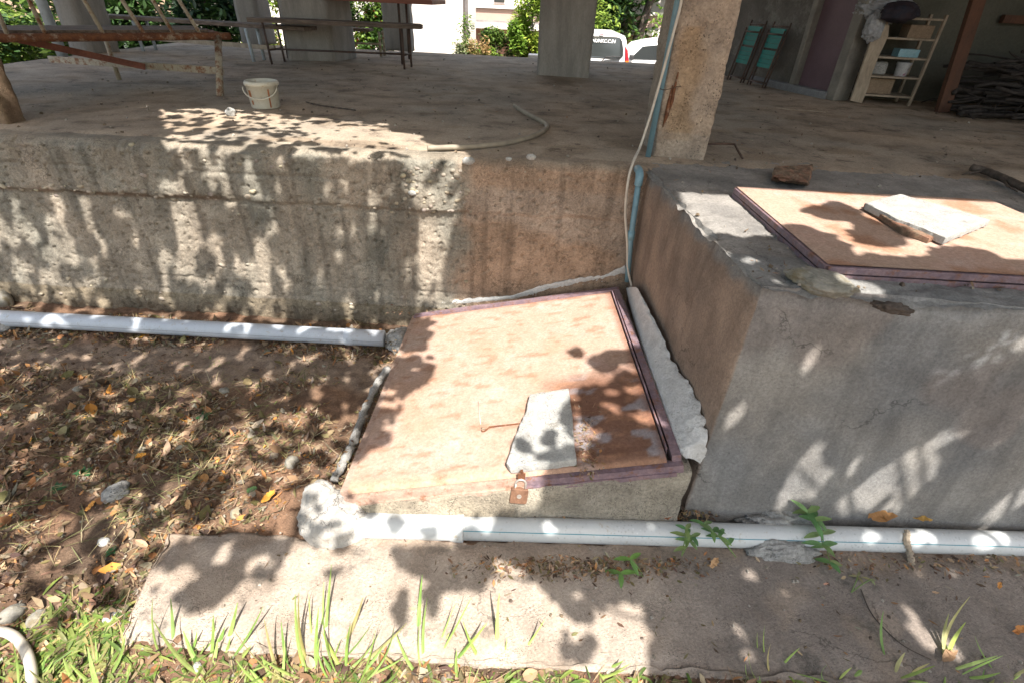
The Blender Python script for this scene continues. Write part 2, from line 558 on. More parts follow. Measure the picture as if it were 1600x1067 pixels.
def blob(name, c, r, mats, sub=4, amp=0.12, scale=3, rot=0.0, parent=None, flat=None, seed=0, smooth=True, facet=0):
    bm = bmesh.new()
    bmesh.ops.create_icosphere(bm, subdivisions=sub, radius=1)
    R = Matrix.Rotation(rot, 3, 'Z')
    me = bpy.data.meshes.new(name)
    o = bpy.data.objects.new(name, me)
    og = Vector((0, 0, 0))
    if parent:
        o.parent = parent
        og = origin(parent)
        off = Vector(c) - og
    else:
        o.location = c
        off = Vector((0, 0, 0))
    for v in bm.verts:
        p = v.co.copy()
        d = 1 + amp * noise.fractal(p * scale + Vector((seed * 3.1, seed, 0)), 0.9, 2.0, 4) + amp * 0.22 * noise.fractal(p * scale * 4.5 + Vector((seed, 3, seed)), 0.7, 2.0, 3)
        if facet:
            vd_ = noise.voronoi(p * facet + Vector((seed, 0, 0)))[0]
            d += 0.10 * (vd_[1] - vd_[0]) - 0.05
        p = Vector((p.x * r[0], p.y * r[1], p.z * r[2])) * d
        if flat is not None and p.z > flat:
            p.z = flat + (p.z - flat) * 0.25
        v.co = R @ p + off
    bm.to_mesh(me)
    bm.free()
    me.materials.append(mats)
    if smooth:
        me.polygons.foreach_set('use_smooth', [True] * len(me.polygons))
    me.update()
    COL.objects.link(o)
    return o


def lerp(a, b, t):
    return a + (b - a) * t


def sstep(a, b, x):
    t = min(1, max(0, (x - a) / (b - a)))
    return t * t * (3 - 2 * t)


def mixc(a, b, t):
    return tuple(x + (y - x) * t for x, y in zip(a, b))


def segd(x, y, pl):
    """distance of point to polyline in 2D"""
    best = 9
    for (ax, ay), (bx, by) in zip(pl, pl[1:]):
        dx, dy = bx - ax, by - ay
        t = max(0, min(1, ((x - ax) * dx + (y - ay) * dy) / (dx * dx + dy * dy + 1e-9)))
        best = min(best, math.hypot(x - ax - dx * t, y - ay - dy * t))
    return best


FZ = 1.05      # floor level of the platform

# ------------------------------------------------------------------ ground


def soil_z(x, y):
    base = -0.045 - 0.055 * sstep(1.3, 2.8, y)
    n = 0.022 * nz((x, y, 0), 3.0) + 0.012 * nz((x, y, 4), 14, 3)
    if -4.5 < x < 3.5 and 0 < y < 3.3:
        n += 0.009 * abs(nz((x, y, 9), 34, 2)) * (0.5 + nz((x, y, 2), 2.0))
    n *= sstep(0.2, 0.6, y) * 0.6 + 0.4
    if y < 1.0:
        base -= 0.02 * sstep(1.0, 0.6, y)
    if y > 3.3:
        base = lerp(base, -0.62, sstep(3.4, 6.5, y))
    if x < -4.0 and y > 2:
        base = base
    far = max(abs(x), abs(y))
    if far > 9:
        n = 0
    return base + n


def axis(lo, f0, f1, hi, fine, n):
    out = []
    for i in range(n):
        t = i / n
        out.append(lo + (f0 - lo) * (1 - (1 - t) ** 2.5))
    k = int((f1 - f0) / fine)
    out += [f0 + (f1 - f0) * i / k for i in range(k + 1)]
    for i in range(1, n + 1):
        out.append(f1 + (hi - f1) * (i / n) ** 2.5)
    return out


gx = axis(-150, -3.9, 2.9, 150, 0.016, 26)
gy = axis(-60, 0.35, 3.3, 200, 0.016, 26)


def soilcol(p):
    t = 0.5 + 0.9 * nz(p, 2.2)
    c = mixc((1.15, 1.05, 1.0), (0.75, 0.78, 0.8), min(1, max(0, t)))
    d = abs(p.y - 2.45 + 0.12 * nz(p, 2))
    if d < 0.22 and p.x < -0.7:
        c = mixc((1.35, 1.55, 1.75), c, sstep(0.1, 0.22, d))
    if p.y > 8:
        c = (1.2, 1.25, 1.2)
    return c


props(grid_mesh('ground', len(gx), len(gy), lambda i, j: Vector((gx[i], gy[j], soil_z(gx[i], gy[j]))), M_soil, colfn=soilcol), kind='structure')
road = MB()
road.prism([(0.6, 10.9, -0.6), (60, 10.9, -0.6), (60, 15.6, -0.6), (0.6, 15.6, -0.6)], (0, 0, 1), 0.3)
props(road.build('road', M_road), kind='structure')

# ------------------------------------------------------------------ path slab in the foreground
pA = [pz(268, 832, -0.02), pz(183, 1004, -0.02), pz(1150, 1052, -0.02), pz(1600, 1062, -0.02)]
pfl, pfr = pA[1], Vector((3.3, 0.90, -0.02))
pbl, pbr = pz(262, 828, -0.02), Vector((3.3, 1.50, -0.02))
dn = Vector((0, 0, -0.10))


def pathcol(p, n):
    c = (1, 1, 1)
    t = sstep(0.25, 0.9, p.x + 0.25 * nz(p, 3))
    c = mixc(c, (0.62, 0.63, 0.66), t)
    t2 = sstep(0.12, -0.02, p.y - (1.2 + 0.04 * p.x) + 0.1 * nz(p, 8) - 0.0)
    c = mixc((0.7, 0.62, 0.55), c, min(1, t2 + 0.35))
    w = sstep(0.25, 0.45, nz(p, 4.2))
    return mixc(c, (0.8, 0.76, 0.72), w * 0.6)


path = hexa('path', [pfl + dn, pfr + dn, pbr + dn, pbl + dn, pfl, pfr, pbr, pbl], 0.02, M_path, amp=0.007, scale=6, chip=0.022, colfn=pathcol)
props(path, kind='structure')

# ------------------------------------------------------------------ retaining wall under the platform
WY = 3.06


def wall_y(x, z):
    p = Vector((x, 0, z))
    y = WY
    right = sstep(-0.42, -0.34, x)
    rough = 1 - 0.55 * right
    beam = sstep(0.72, 0.745, z + 0.012 * nz((x, 0, 0), 5))
    y -= 0.028 * beam * rough
    y += 0.02 * (1 - sstep(0.0, 0.5, z)) * -1.2
    y += 0.010 * nz(p, 4) * rough + 0.005 * nz(p, 22, 3) * rough
    # horizontal cracks and shutter lines
    for zc, w, d in ((0.735, 0.012, 0.03), (0.90, 0.007, 0.018), (0.17, 0.006, 0.012), (0.30, 0.004, 0.008)):
        zz = zc + 0.014 * nz((x, 7, zc), 3.0)
        g = abs(z - zz)
        st = 0.35 + 1.1 * nz((x, 3, zc * 9), 2.3)
        if zc == 0.30 or zc == 0.17:
            st *= 0.8
        if g < w * 2 and st > 0:
            y += d * (1 - g / (w * 2)) * min(1, st) * (1 - 0.7 * right)
    # board seams
    for k in range(-30, 8):
        xb = k * 0.19 + 0.05 * noise.cell(Vector((k, 0, 0)))
        if z < 0.72:
            g = abs(x - xb - 0.05 * (0.5 - z) * (1 if x < -2.4 else 0.1) * (3 if x < -2.4 else 1))
            st = 0.2 + 1.2 * nz((xb, 9, z), 3)
            if g < 0.009 and st > 0 and right < 0.5:
                y += 0.008 * (1 - g / 0.009) * min(1, st)
    # honeycombed aggregate
    hm = sstep(0.02, 0.3, nz((x, 2, z), 2.6) + (0.35 if z > 0.7 else 0.0) - 0.25 + 0.3 * sstep(0.35, 0.05, z)
               + (0.55 if (-0.80 < x < -0.36 and z > 0.72) else 0)) * (1 - 0.85 * right)
    if hm > 0.01:
        d = noise.voronoi(Vector((x, 0, z)) * 26)[0][0]
        y -= hm * 0.020 * max(0, 0.55 - d)
        y += hm * 0.012
    pit = nz((x, 5, z), 40, 2)
    if pit > 0.34:
        y += (pit - 0.34) * 0.05
    return y


def wallcol(p):
    x, z = p.x, p.z
    c = (1.0, 1.0, 1.0)
    t = min(1, max(0, 0.5 + 1.1 * nz((x * 1.6, 1, z * 0.7), 2.0)))
    c = mixc((1.08, 1.03, 0.98), (0.72, 0.76, 0.76), t)
    r = sstep(-0.50, -0.30, x + 0.14 * nz(p, 3.2) + 0.05 * nz(p, 13))
    brown = (1.06, 0.86, 0.74)
    c = mixc(c, brown, r)
    if x > -0.4:
        # grey smear of newer render
        s = sstep(-0.02, 0.06, z - (0.66 - 0.28 * max(0, x + 0.1)) + 0.05 * nz(p, 5)) * sstep(0.93, 0.86, z)
        c = mixc(c, (1.12, 1.02, 0.98), s * 0.9)
        d = sstep(0.28, 0.16, z - 0.2 * x + 0.04 * nz(p, 12))
        c = mixc(c, (0.6, 0.45, 0.36), d * 0.5)
    if abs(z - 0.735) < 0.03 and x < -0.4:
        c = mixc(c, (0.55, 0.40, 0.32), 0.7 * sstep(0.03, 0.008, abs(z - 0.735 - 0.014 * nz((x, 7, 0.735), 3.0))) * sstep(-0.15, 0.25, nz((x, 1, 1), 2.6)))
    if z < 0.05:
        c = mixc(c, (0.75, 0.66, 0.5), 0.6)
    # vertical damp streaks
    st = nz((x * 9, 0, z * 0.6), 1.3)
    c = mixc(c, tuple(v * 0.72 for v in c), sstep(0.1, 0.45, st))
    return c


wx = [-9 + i * 0.12 for i in range(40)] + [-4.2 + i * 0.0095 for i in range(int(4.95 / 0.0095))]
wz = [-0.35 + 0.0095 * i for i in range(int(1.39 / 0.0095))]
nzb = len(wz)
rim = 14


def wallp(i, j):
    x = wx[i]
    if j < nzb:
        z = wz[j]
        y = wall_y(x, z)
        k = sstep(1.0, 1.045, z)
        y += 0.022 * k * k + sstep(0.93, 1.04, z) * (0.016 * nz((x, 0, z), 9) + 0.01 * nz((x, 4, z), 30, 2))
        return Vector((x, y, z + 0.010 * k * nz((x, 1, 1), 9) - 0.012 * k * max(0, nz((x, 8, 1), 5))))
    t = (j - nzb + 1) / rim
    y = wall_y(x, 1.03) + 0.022 + 0.016 * nz((x, 0, 1.04), 9) * (1 - t) + t * 0.30
    return Vector((x, y, 1.047 + (0.010 * nz((x, 1, 1), 9) - 0.012 * max(0, nz((x, 8, 1), 5))) * (1 - t) ** 2 + 0.010 * sstep(0, 0.2, t) + 0.006 * nz((x, y, 1), 9) * (1 - t) - 0.022 * t))


def wallc2(p):
    if p.z > 1.035:
        return mixc((1.08, 1.02, 0.95), wallcol(p), 0.4)
    return wallcol(p)


wall = grid_mesh('retaining_wall', len(wx), nzb + rim, wallp, M_wall, colfn=wallc2, loc=(-1.5, 3.06, -0.1))
rg = random.Random(44)
ag = MB()
_t = [(0, 0, 1), (0, 0, -1)] + [(math.cos(k * 1.2566 + (0.628 if z_ > 0 else 0)) * 0.894, math.sin(k * 1.2566 + (0.628 if z_ > 0 else 0)) * 0.894, 0.447 * z_) for z_ in (1, -1) for k in range(5)]


def pebble_into(mb, c, r):
    bm_ = bmesh.new()
    bmesh.ops.create_icosphere(bm_, subdivisions=2, radius=1)
    sx, sy, sz2 = r * rg.uniform(0.9, 1.5), r * rg.uniform(0.5, 0.8), r * rg.uniform(0.6, 0.95)
    Rm = Matrix.Rotation(rg.uniform(-0.5, 0.5), 3, 'Y')
    o3 = Vector((rg.random() * 9, rg.random() * 9, 0))
    vs_ = []
    for v in bm_.verts:
        q_ = v.co * (1 + 0.18 * noise.noise(v.co * 1.6 + o3))
        vs_.append(c + Rm @ Vector((q_.x * sx, q_.y * sy, q_.z * sz2)))
    fs_ = [tuple(v.index for v in f.verts) for f in bm_.faces]
    bm_.free()
    g = rg.uniform(0.7, 1.1)
    mb.add(vs_, fs_, 0, (g, g * rg.uniform(0.93, 1.0), g * rg.uniform(0.82, 0.98)))


for k in range(260):
    u_ = rg.random()
    if u_ < 0.40:
        x_, z_ = rg.uniform(-4.2, -0.36), 0.745 + rg.gauss(0, 0.028)
    elif u_ < 0.60:
        x_, z_ = rg.uniform(-0.78, -0.38), rg.uniform(0.78, 1.02)
    elif u_ < 0.80:
        x_, z_ = rg.uniform(-4.2, 0.55), rg.uniform(0.95, 1.04)
    elif u_ < 0.92:
        x_, z_ = rg.uniform(-3.9, -0.5), rg.uniform(-0.02, 0.22)
    else:
        x_, z_ = rg.uniform(-3.9, -0.4), rg.uniform(0.2, 0.9)
    r_ = rg.choice((0.006, 0.008, 0.010, 0.013, 0.017))
    pebble_into(ag, Vector((x_, wall_y(x_, z_) + 0.001 + (0.012 if z_ > 0.99 else 0), z_)), r_)
agm = mat('river_pebbles', (0.36, 0.33, 0.28), (0.28, 0.25, 0.21), 20, bump=0.2, attr=True, speck=0.2)
ag.build('aggregate', agm, wall, smooth=True)
props(wall, 'rough board-marked concrete wall holding up the raised floor, streaked with leaf shade', 'wall')

# ------------------------------------------------------------------ floor
fx = [-9 + 0.1 * i for i in range(31)] + [-5.95 + 0.035 * i for i in range(300)] + [4.6 + 0.12 * i for i in range(30)]
BY0 = 9.15


def fl_back(x):
    return 9.3 - 0.10 * max(0, x - 0.5) + (0.0 if x > -4.9 else 0)


def flp(i, j):
    x = fx[i]
    y = lerp(3.14, 9.2, j / 150) if j else 3.10
    z = FZ - 0.022 * (1 - sstep(3.14, 3.25, y)) + 0.006 * nz((x, y, 0), 1.4) + 0.0035 * nz((x, y, 3), 9)
    return Vector((x, y, z))


def flcol(p):
    t = min(1, max(0, 0.5 + nz(p, 0.9)))
    c = mixc((1.08, 1.0, 0.94), (0.86, 0.88, 0.9), t)
    s = sstep(0.15, 0.42, nz((p.x * 1.0, p.y * 1.6, 0), 2.4))
    c = mixc(c, (0.66, 0.60, 0.54), s * 0.7)
    g = sstep(2.6, 1.8, p.x) * sstep(0.5, 1.5, p.x)
    return c


fx = [x for x in fx if x >= -5.62]
fl = grid_mesh('floor', len(fx), 151, flp, M_floor, colfn=flcol)
props(fl, kind='structure')
fb = MB()
fb.box((1.19, 9.22, 0.2), (13.66, 0.04, 1.68))
fb.box((-5.66, 6.24, 0.2), (0.06, 5.9, 1.68))
props(fb.build('floor_edge', M_floor), kind='structure')

# ------------------------------------------------------------------ concrete block (cistern) on the right
B = [Vector((0.72, 1.47, -0.15)), Vector((4.2, 1.60, -0.15)), Vector((4.2, 3.46, -0.15)), Vector((0.665, 3.46, -0.15)),
     Vector((0.80, 1.62, FZ)), Vector((4.2, 1.44, FZ)), Vector((4.2, 3.46, FZ - 0.006)), Vector((0.60, 3.46, FZ - 0.006))]
BSn = (B[4] - B[0]).cross(B[7] - B[0]).normalized()
if BSn.x > 0:
    BSn = -BSn
BFn = (B[1] - B[0]).cross(B[4] - B[0]).normalized()
crackt = [[(1.0, 2.72), (1.1, 2.35), (1.02, 2.1), (1.12, 1.9)], [(0.95, 1.98), (1.25, 1.82), (1.5, 1.74), (2.2, 1.70), (3.2, 1.66)],
          [(0.86, 2.3), (0.98, 2.12), (1.3, 1.9)], [(1.2, 1.62), (1.45, 1.72), (1.8, 1.60), (2.4, 1.58)]]


def blk_disp(p, n, q):
    if n.z > 0.6 and p.z > 1:
        for cr in crackt:
            d = segd(p.x + 0.02 * nz(p, 14), p.y + 0.02 * nz(p + Vector((3, 3, 3)), 14), cr)
            if d < 0.014:
                q = q - Vector((0, 0, 0.012)) * (1 - d / 0.014)
        e = sstep(2.0, 1.7, p.y) * sstep(2.0, 0.9, p.x)
        q = q + Vector((0, 0, 0.012 * nz(p, 9) * e + 0.004 * nz(p, 26)))
    # crumbling top front edge
    if p.z > 0.93 and n.z < 0.9:
        e = sstep(0.93, 1.0, p.z)
        q = q + Vector((0, 0.0, 0)) + n * (-0.012 * e * (0.5 + nz(p, 7)))
    if n.y < -0.7:
        g = segd(p.x, p.z, [(0.8, 0.955), (1.3, 0.97), (2.0, 0.95), (4, 0.96)])
        g = abs(p.z - 0.955 + 0.02 * nz(p, 5))
        if g < 0.012:
            q = q - n * 0.006 * (1 - g / 0.012)
        q = q + n * 0.008 * nz(p, 1.7)
    return q


def blk_col(p, n):
    c = (1, 1, 1)
    if n.x < -0.55 or (p.x < 0.815 and p.y > 1.66 and n.z < 0.5):
        t = min(1, max(0, 0.5 + 1.2 * nz((p.x, p.y * 2, p.z), 2.0)))
        c = mixc((1.20, 0.90, 0.70), (1.0, 0.76, 0.60), t)
        top = sstep(0.97, 1.03, p.z + 0.03 * nz(p, 9))
        c = mixc(c, (0.95, 0.95, 0.93), top)
        low = sstep(0.25, 0.1, p.z - 0.3 * sstep(1.9, 1.5, p.y) + 0.05 * nz(p, 8))
        c = mixc(c, (0.8, 0.72, 0.68), low * 0.6)
        return c
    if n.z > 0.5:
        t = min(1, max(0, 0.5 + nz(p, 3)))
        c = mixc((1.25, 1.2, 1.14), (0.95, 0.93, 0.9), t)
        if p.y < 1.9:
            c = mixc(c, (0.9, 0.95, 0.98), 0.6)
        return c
    # front face
    t = min(1, max(0, 0.5 + 1.1 * nz((p.x, 0, p.z), 2.4)))
    c = mixc((1.02, 0.98, 0.92), (0.82, 0.84, 0.86), t)
    e = sstep(0.93, 1.0, p.z + 0.03 * nz(p, 5))
    c = mixc(c, (1.12, 1.14, 1.15), e * 0.8)
    # lime run
    d = segd(p.x, p.z, [(1.66, 0.93), (1.64, 0.86), (1.52, 0.76)])
    if d < 0.07:
        c = mixc(c, (2.0, 2.05, 2.1), sstep(0.07, 0.0, d) * sstep(-0.1, 0.35, nz(p, 30)))
    b = sstep(0.28, 0.05, p.z + 0.06 * nz(p, 4))
    c = mixc(c, (0.95, 0.93, 0.9), b * 0.5)
    rb = sstep(0.25, 0.42, nz((p.x, 8, p.z), 1.6))
    c = mixc(c, (1.05, 0.90, 0.82), rb * 0.5)
    return c


blk = hexa('concrete_tank', B, 0.019, M_block, amp=0.004, scale=12, colfn=blk_col, chip=0.022, dispfn=blk_disp, loc=(1.5, 2.2, -0.1))
props(blk, 'grey rendered concrete tank block right of the lower hatch, its left side brown', 'tank')

# ------------------------------------------------------------------ lower hatch
BL, BR, FR, FLc = Vector((-0.735, 2.95, 0.045)), Vector((0.590, 2.985, 0.315)), Vector((0.655, 1.485, 0.36)), Vector((-0.705, 1.405, 0.12))
HN = ((FR - FLc).cross(BL - FLc)).normalized()


def H(u, v, h=0.0):
    p = FLc * (1 - u) * (1 - v) + FR * u * (1 - v) + BR * u * v + BL * (1 - u) * v
    return p + HN * h


def hz(px, py, h=0.0):
    return ppl(px, py, FLc + HN * h, HN)


hatch = thing('hatch', 'low tilted hatch with pinkish rusted sheet lid in the corner of the walls', 'hatch', (0, 2.2, -0.05))
# masonry curb carrying the steel
cu = [H(-0.035, -0.03, 0) + Vector((0, 0, 0)), H(1.025, -0.022, 0), H(1.02, 1.03, 0), H(-0.04, 1.03, 0)]
topc = [p - HN * 0.055 for p in cu]
botc = [Vector((p.x + dx, p.y + dy, -0.16)) for p, dx, dy in zip(cu, (-0.03, 0.0, 0, -0.02), (-0.035, -0.035, 0, 0))]


def curbcol(p, n):
    t = min(1, max(0, 0.5 + 1.2 * nz(p, 4)))
    c = mixc((1.15, 1.12, 1.02), (0.8, 0.78, 0.74), t)
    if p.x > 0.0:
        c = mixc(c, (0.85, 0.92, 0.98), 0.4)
    return c


hexa('curb', botc + topc, 0.018, M_wall, amp=0.010, scale=9, parent=hatch, colfn=curbcol, chip=0.012)
fr = MB()


def rail(u0, v0, u1, v1, w, h0, h1, mb, mi=0, n=24, side=None):
    """L-rail lying on the hatch plane between two uv points"""
    a0, b0 = H(u0, v0), H(u1, v1)
    d = (b0 - a0).normalized()
    s = HN.cross(d).normalized()
    vs = []
    for i in range(n + 1):
        p = a0.lerp(b0, i / n)
        j = 0.0018 * nz(p, 12)
        for ss, hh in ((-w / 2, h0), (w / 2, h0), (w / 2, h1), (-w / 2, h1)):
            vs.append(p + s * (ss + j) + HN * (hh + j))
    fs = []
    for i in range(n):
        for k in range(4):
            k2 = (k + 1) % 4
            fs.append((i * 4 + k, i * 4 + k2, (i + 1) * 4 + k2, (i + 1) * 4 + k))
    fs += [(3, 2, 1, 0), tuple(n * 4 + k for k in range(4))]
    mb.add(vs, fs, mi)


rail(0.985, 0.0, 0.985, 1.0, 0.036, -0.06, 0.010, fr)
rail(0.963, 0.03, 0.963, 0.985, 0.006, -0.02, 0.016, fr)
rail(0.545, -0.006, 1.0, -0.006, 0.036, -0.060, -0.0225, fr)
rail(0.0, 0.99, 1.0, 0.99, 0.036, -0.06, 0.008, fr)
rail(0.0, 0.975, 1.0, 0.975, 0.005, -0.02, 0.012, fr)
rail(0.545, -0.0155, 0.98, -0.0155, 0.020, -0.072, -0.052, fr)
fr.build('frame', M_frame, hatch, fix=True)
fr3 = MB()
rail(0.0, -0.006, 0.545, -0.006, 0.036, -0.060, -0.0225, fr3)
rail(0.0, 0.0, 0.0, 1.0, 0.036, -0.06, -0.004, fr3)
rail(0.02, -0.0155, 0.545, -0.0155, 0.020, -0.072, -0.052, fr3)
M_edge = mat('sunlit_rusted_steel', (0.42, 0.30, 0.24), (0.34, 0.23, 0.18), 16, rough=0.7, bump=0.4, bscale=60, c3=(0.26, 0.14, 0.09), c3t=0.60, c3scale=22, speck=0.25, grit=0.4)  # same frame steel where sun falls, the light put into a peach colour
props(fr3.build('frame', M_edge, hatch, fix=True), 'left and front frame bars tinted peach as if sunlit')

# lid sheet with a turned-down front lip
lu = [0.012 + (0.956 - 0.012) * i / 90 for i in range(91)]
lv = [0.008 + (0.972 - 0.008) * i / 100 for i in range(101)]


def lidp(i, j):
    if j == 0:
        return H(lu[i], -0.004, -0.019)
    if j == 1:
        return H(lu[i], 0.0, -0.004)
    u, v = lu[i], lv[j - 2]
    p = H(u, v)
    h = 0.004 * nz(p, 1.6) + 0.0012 * nz(p, 9)
    h += 0.004 * math.exp(-((v - 0.03) / 0.012) ** 2)
    return p + HN * h


def lidcol(p):
    # rust patches and paint remains; painted shade darkens the right front corner to red brown, with bluish grey patches
    q = p - FLc
    u = q.dot((FR - FLc).normalized()) / (FR - FLc).length
    v = q.dot((BL - FLc).normalized()) / (BL - FLc).length
    c = (1, 1, 1)
    t = nz((p.x, p.y, 0), 4)
    c = mixc(c, (1.08, 1.06, 1.10), sstep(0.0, 0.35, t))
    c = mixc(c, (0.98, 0.92, 0.87), sstep(0.05, 0.4, nz((p.x, p.y, 5), 2.4)))
    d = sstep(0.60, 0.72, u + 0.08 * nz(p, 5)) * sstep(0.50, 0.34, v + 0.06 * nz(p, 6))
    c = mixc(c, (0.40, 0.28, 0.23), d * 0.92)
    g = sstep(0.12, 0.28, nz((p.x * 1.4, p.y * 2.4, 2), 4)) * sstep(0.45, 0.3, v) * sstep(0.66, 0.74, u)
    c = mixc(c, (0.66, 0.84, 1.12), g * 0.95)
    e = sstep(0.05, 0.0, v) + sstep(0.04, 0.0, u) * 0.3
    c = mixc(c, (0.95, 0.78, 0.62), min(1, e) * 0.6)
    r = nz((p.x * 1.2, p.y * 3, 9), 7, 4)
    c = mixc(c, (0.74, 0.55, 0.43), sstep(0.25, 0.45, r) * 0.6)
    rim_ = sstep(0.93, 0.965, u) + sstep(0.95, 0.975, v)
    c = mixc(c, (0.48, 0.30, 0.24), min(1, rim_) * 0.7)
    return c


lid = grid_mesh('lid', 91, 103, lidp, M_lid, parent=hatch, colfn=lidcol)
sl = MB()
a, b = hz(752, 669, 0.006), hz(815, 661, 0.006)
sl.tube([hz(752, 668, 0.006), hz(760, 671, 0.009), a.lerp(b, 0.2) + HN * 0.003, b], 0.0038, 8)
sl.build('handle_rod', M_rust, hatch, smooth=True)
wr_ = MB()
wr_.tube([hz(747, 627, 0.004), hz(749, 645, 0.005), hz(751, 662, 0.005)], 0.0022, 6)  # thin pale tube added to stand for a bright scratch on the lid
wr_.build('pale_scratch', M_cable, hatch, smooth=True)
ri = MB()
cc = hz(756, 671, 0.008)
ux, uy = (FR - FLc).normalized(), (BL - FLc).normalized()
ri.tube([cc + (ux * math.cos(t * 0.63) + uy * math.sin(t * 0.63)) * 0.011 for t in range(11)], 0.003, 6, cap=False)
ri.build('handle_ring', M_rust, hatch, smooth=True)
hs = MB()
hp = ppl(786, 740, FLc, Vector((0, 1, 0)))
hp = H(0.535, -0.012, -0.012)
hs.box(hp + Vector((0, -0.004, 0.004)), (0.030, 0.006, 0.06))
hs.tube([hp + Vector((0.0, 0.004, 0.024)), hp + Vector((-0.002, -0.003, 0.045)), hp + Vector((0.003, -0.01, 0.062))], [0.010, 0.007, 0.0015], 6)
hs.build('hasp', M_rust, hatch)

# ------------------------------------------------------------------ padlock
pl = thing('padlock', 'rusty brass padlock hanging from the front hasp of the low hatch', 'padlock', hp + Vector((0, -0.03, -0.075)))
po = hp + Vector((-0.006, -0.024, -0.072))
PS = 1.22
Rp = Euler((RAD(-12), RAD(6), RAD(4))).to_matrix()
pb = MB()
prof = []
W2, H2, R2 = 0.029, 0.026, 0.006
for cx_, cz_, a0 in ((W2 - R2, H2 - R2, 0), (-W2 + R2, H2 - R2, 90), (-W2 + R2, -H2 + R2, 180), (W2 - R2, -H2 + R2, 270)):
    for k in range(4):
        a = RAD(a0 + 30 * k)
        prof.append((cx_ + R2 * math.cos(a), cz_ + R2 * math.sin(a)))
front = [po + Rp @ (Vector((x, -0.010, z * 1.12)) * PS) for x, z in prof]
pb.prism(front, Rp @ Vector((0, -1, 0)), 0.024)
pb.build('body', M_brass, pl, bevel=0.0025, fix=True)
sh = MB()
pts = [Vector((-0.017, 0, 0.018)), Vector((-0.017, 0, 0.045))]
for k in range(7):
    a = math.pi - math.pi * k / 6
    pts.append(Vector((0.017 * math.cos(a), 0, 0.045 + 0.017 * math.sin(a))))
pts += [Vector((0.017, 0, 0.018))]
sh.tube([po + Rp @ (q * PS) for q in pts], 0.0052, 8)
sh.build('shackle', M_steel, pl, smooth=True)
em = MB()
em.lathe(po + Rp @ Vector((0, -0.0128, 0.002)), [(0.0001, 0.002), (0.009, 0.002), (0.010, 0)], 16, axis=Rp @ Euler((RAD(90), 0, 0)).to_matrix())
em.build('embossed_plate', M_steel, pl)

# ------------------------------------------------------------------ mortar fillets round the hatch
LP = [(978, 452), (984, 480), (996, 520), (1013, 575), (1031, 625), (1047, 670), (1060, 705), (1072, 716)]
RP = [(996, 450), (1012, 480), (1034, 525), (1052, 570), (1078, 602), (1100, 645), (1106, 690), (1092, 722)]


def mortar(name, left, right, rowf, label, mat_=M_mortar, nn=110, nc=12, bulge=0.012, loc=None):
    def samp(lst, t):
        x = t * (len(lst) - 1)
        i = min(int(x), len(lst) - 2)
        return lst[i].lerp(lst[i + 1], x - i)

    def fn(i, j):
        t = j / (nn - 1)
        s = i / (nc - 1)
        a, b = samp(left, t), samp(right, t)
        b = b + (b - a).normalized() * (0.016 * nz(b, 22, 3) + 0.012 * nz(b, 7))
        p = a.lerp(b, s)
        nn_ = rowf
        e = math.sin(math.pi * min(1, s * 0.85 + 0.12))
        return p + nn_ * (bulge * e + 0.0025 * nz(p, 16, 4) - 0.010 * (s > 0.99) - 0.006 * (s < 0.01) + 0.006 * nz(p, 40, 2))
    o = grid_mesh(name, nc, nn, fn, mat_, loc=loc)
    props(o, label, 'mortar')
    return o


lw = [hz(x, y, 0.000) for x, y in LP]
rw = [ppl(x, y, B[0] + BSn * 0.004, BSn) for x, y in RP]
mortar('mortar_fillet', lw, rw, (Vector((-0.6, 0, 0.8))).normalized(), 'white ragged mortar strip between the low hatch frame and the brown tank side', loc=(0.62, 2.2, 0.3))
LP2 = [(690, 478), (740, 474), (800, 468), (860, 460), (920, 452), (978, 446)]
RP2 = [(690, 472), (740, 466), (800, 462), (850, 444), (900, 434), (945, 428), (976, 414)]
lw2 = [hz(x, y, -0.002) for x, y in LP2]
rw2 = [pyy(x, y, WY - 0.016) for x, y in RP2]
mortar('mortar_fillet', lw2, rw2, Vector((0, -0.6, 0.8)), 'bluish white ragged mortar line along the foot of the back wall behind the low hatch', loc=(0, 3.0, 0.2), nc=8)
# pale bead along the left side of the curb
bd = MB()
bpts = [pz(606, 575, 0.02), pz(588, 600, 0.02), pz(570, 640, 0.0), pz(552, 690, 0.0), pz(538, 720, 0.0), pz(522, 750, 0.0)]
bp2 = []
for i in range(41):
    t = i / 40 * 5
    k = min(int(t), 4)
    bp2.append(bpts[k].lerp(bpts[k + 1], t - k) + Vector((0.006 * nz((i, 0, 0), 0.4), 0, 0)))
bd.tube(bp2, [0.020 * (1 + 0.5 * nz((i, 3, 0), 0.37)) for i in range(41)], 9, jit=0.15)
props(bd.build('mortar_bead', M_mortar_grey, loc=(-0.8, 1.9, 0), smooth=True), 'pale lumpy mortar bead along the left foot of the low hatch', 'mortar')

# ------------------------------------------------------------------ pipes
PR = 0.050


def pipe_line(pts, r, seg=28):
    b = MB()
    b.tube(pts, r, seg)
    return b


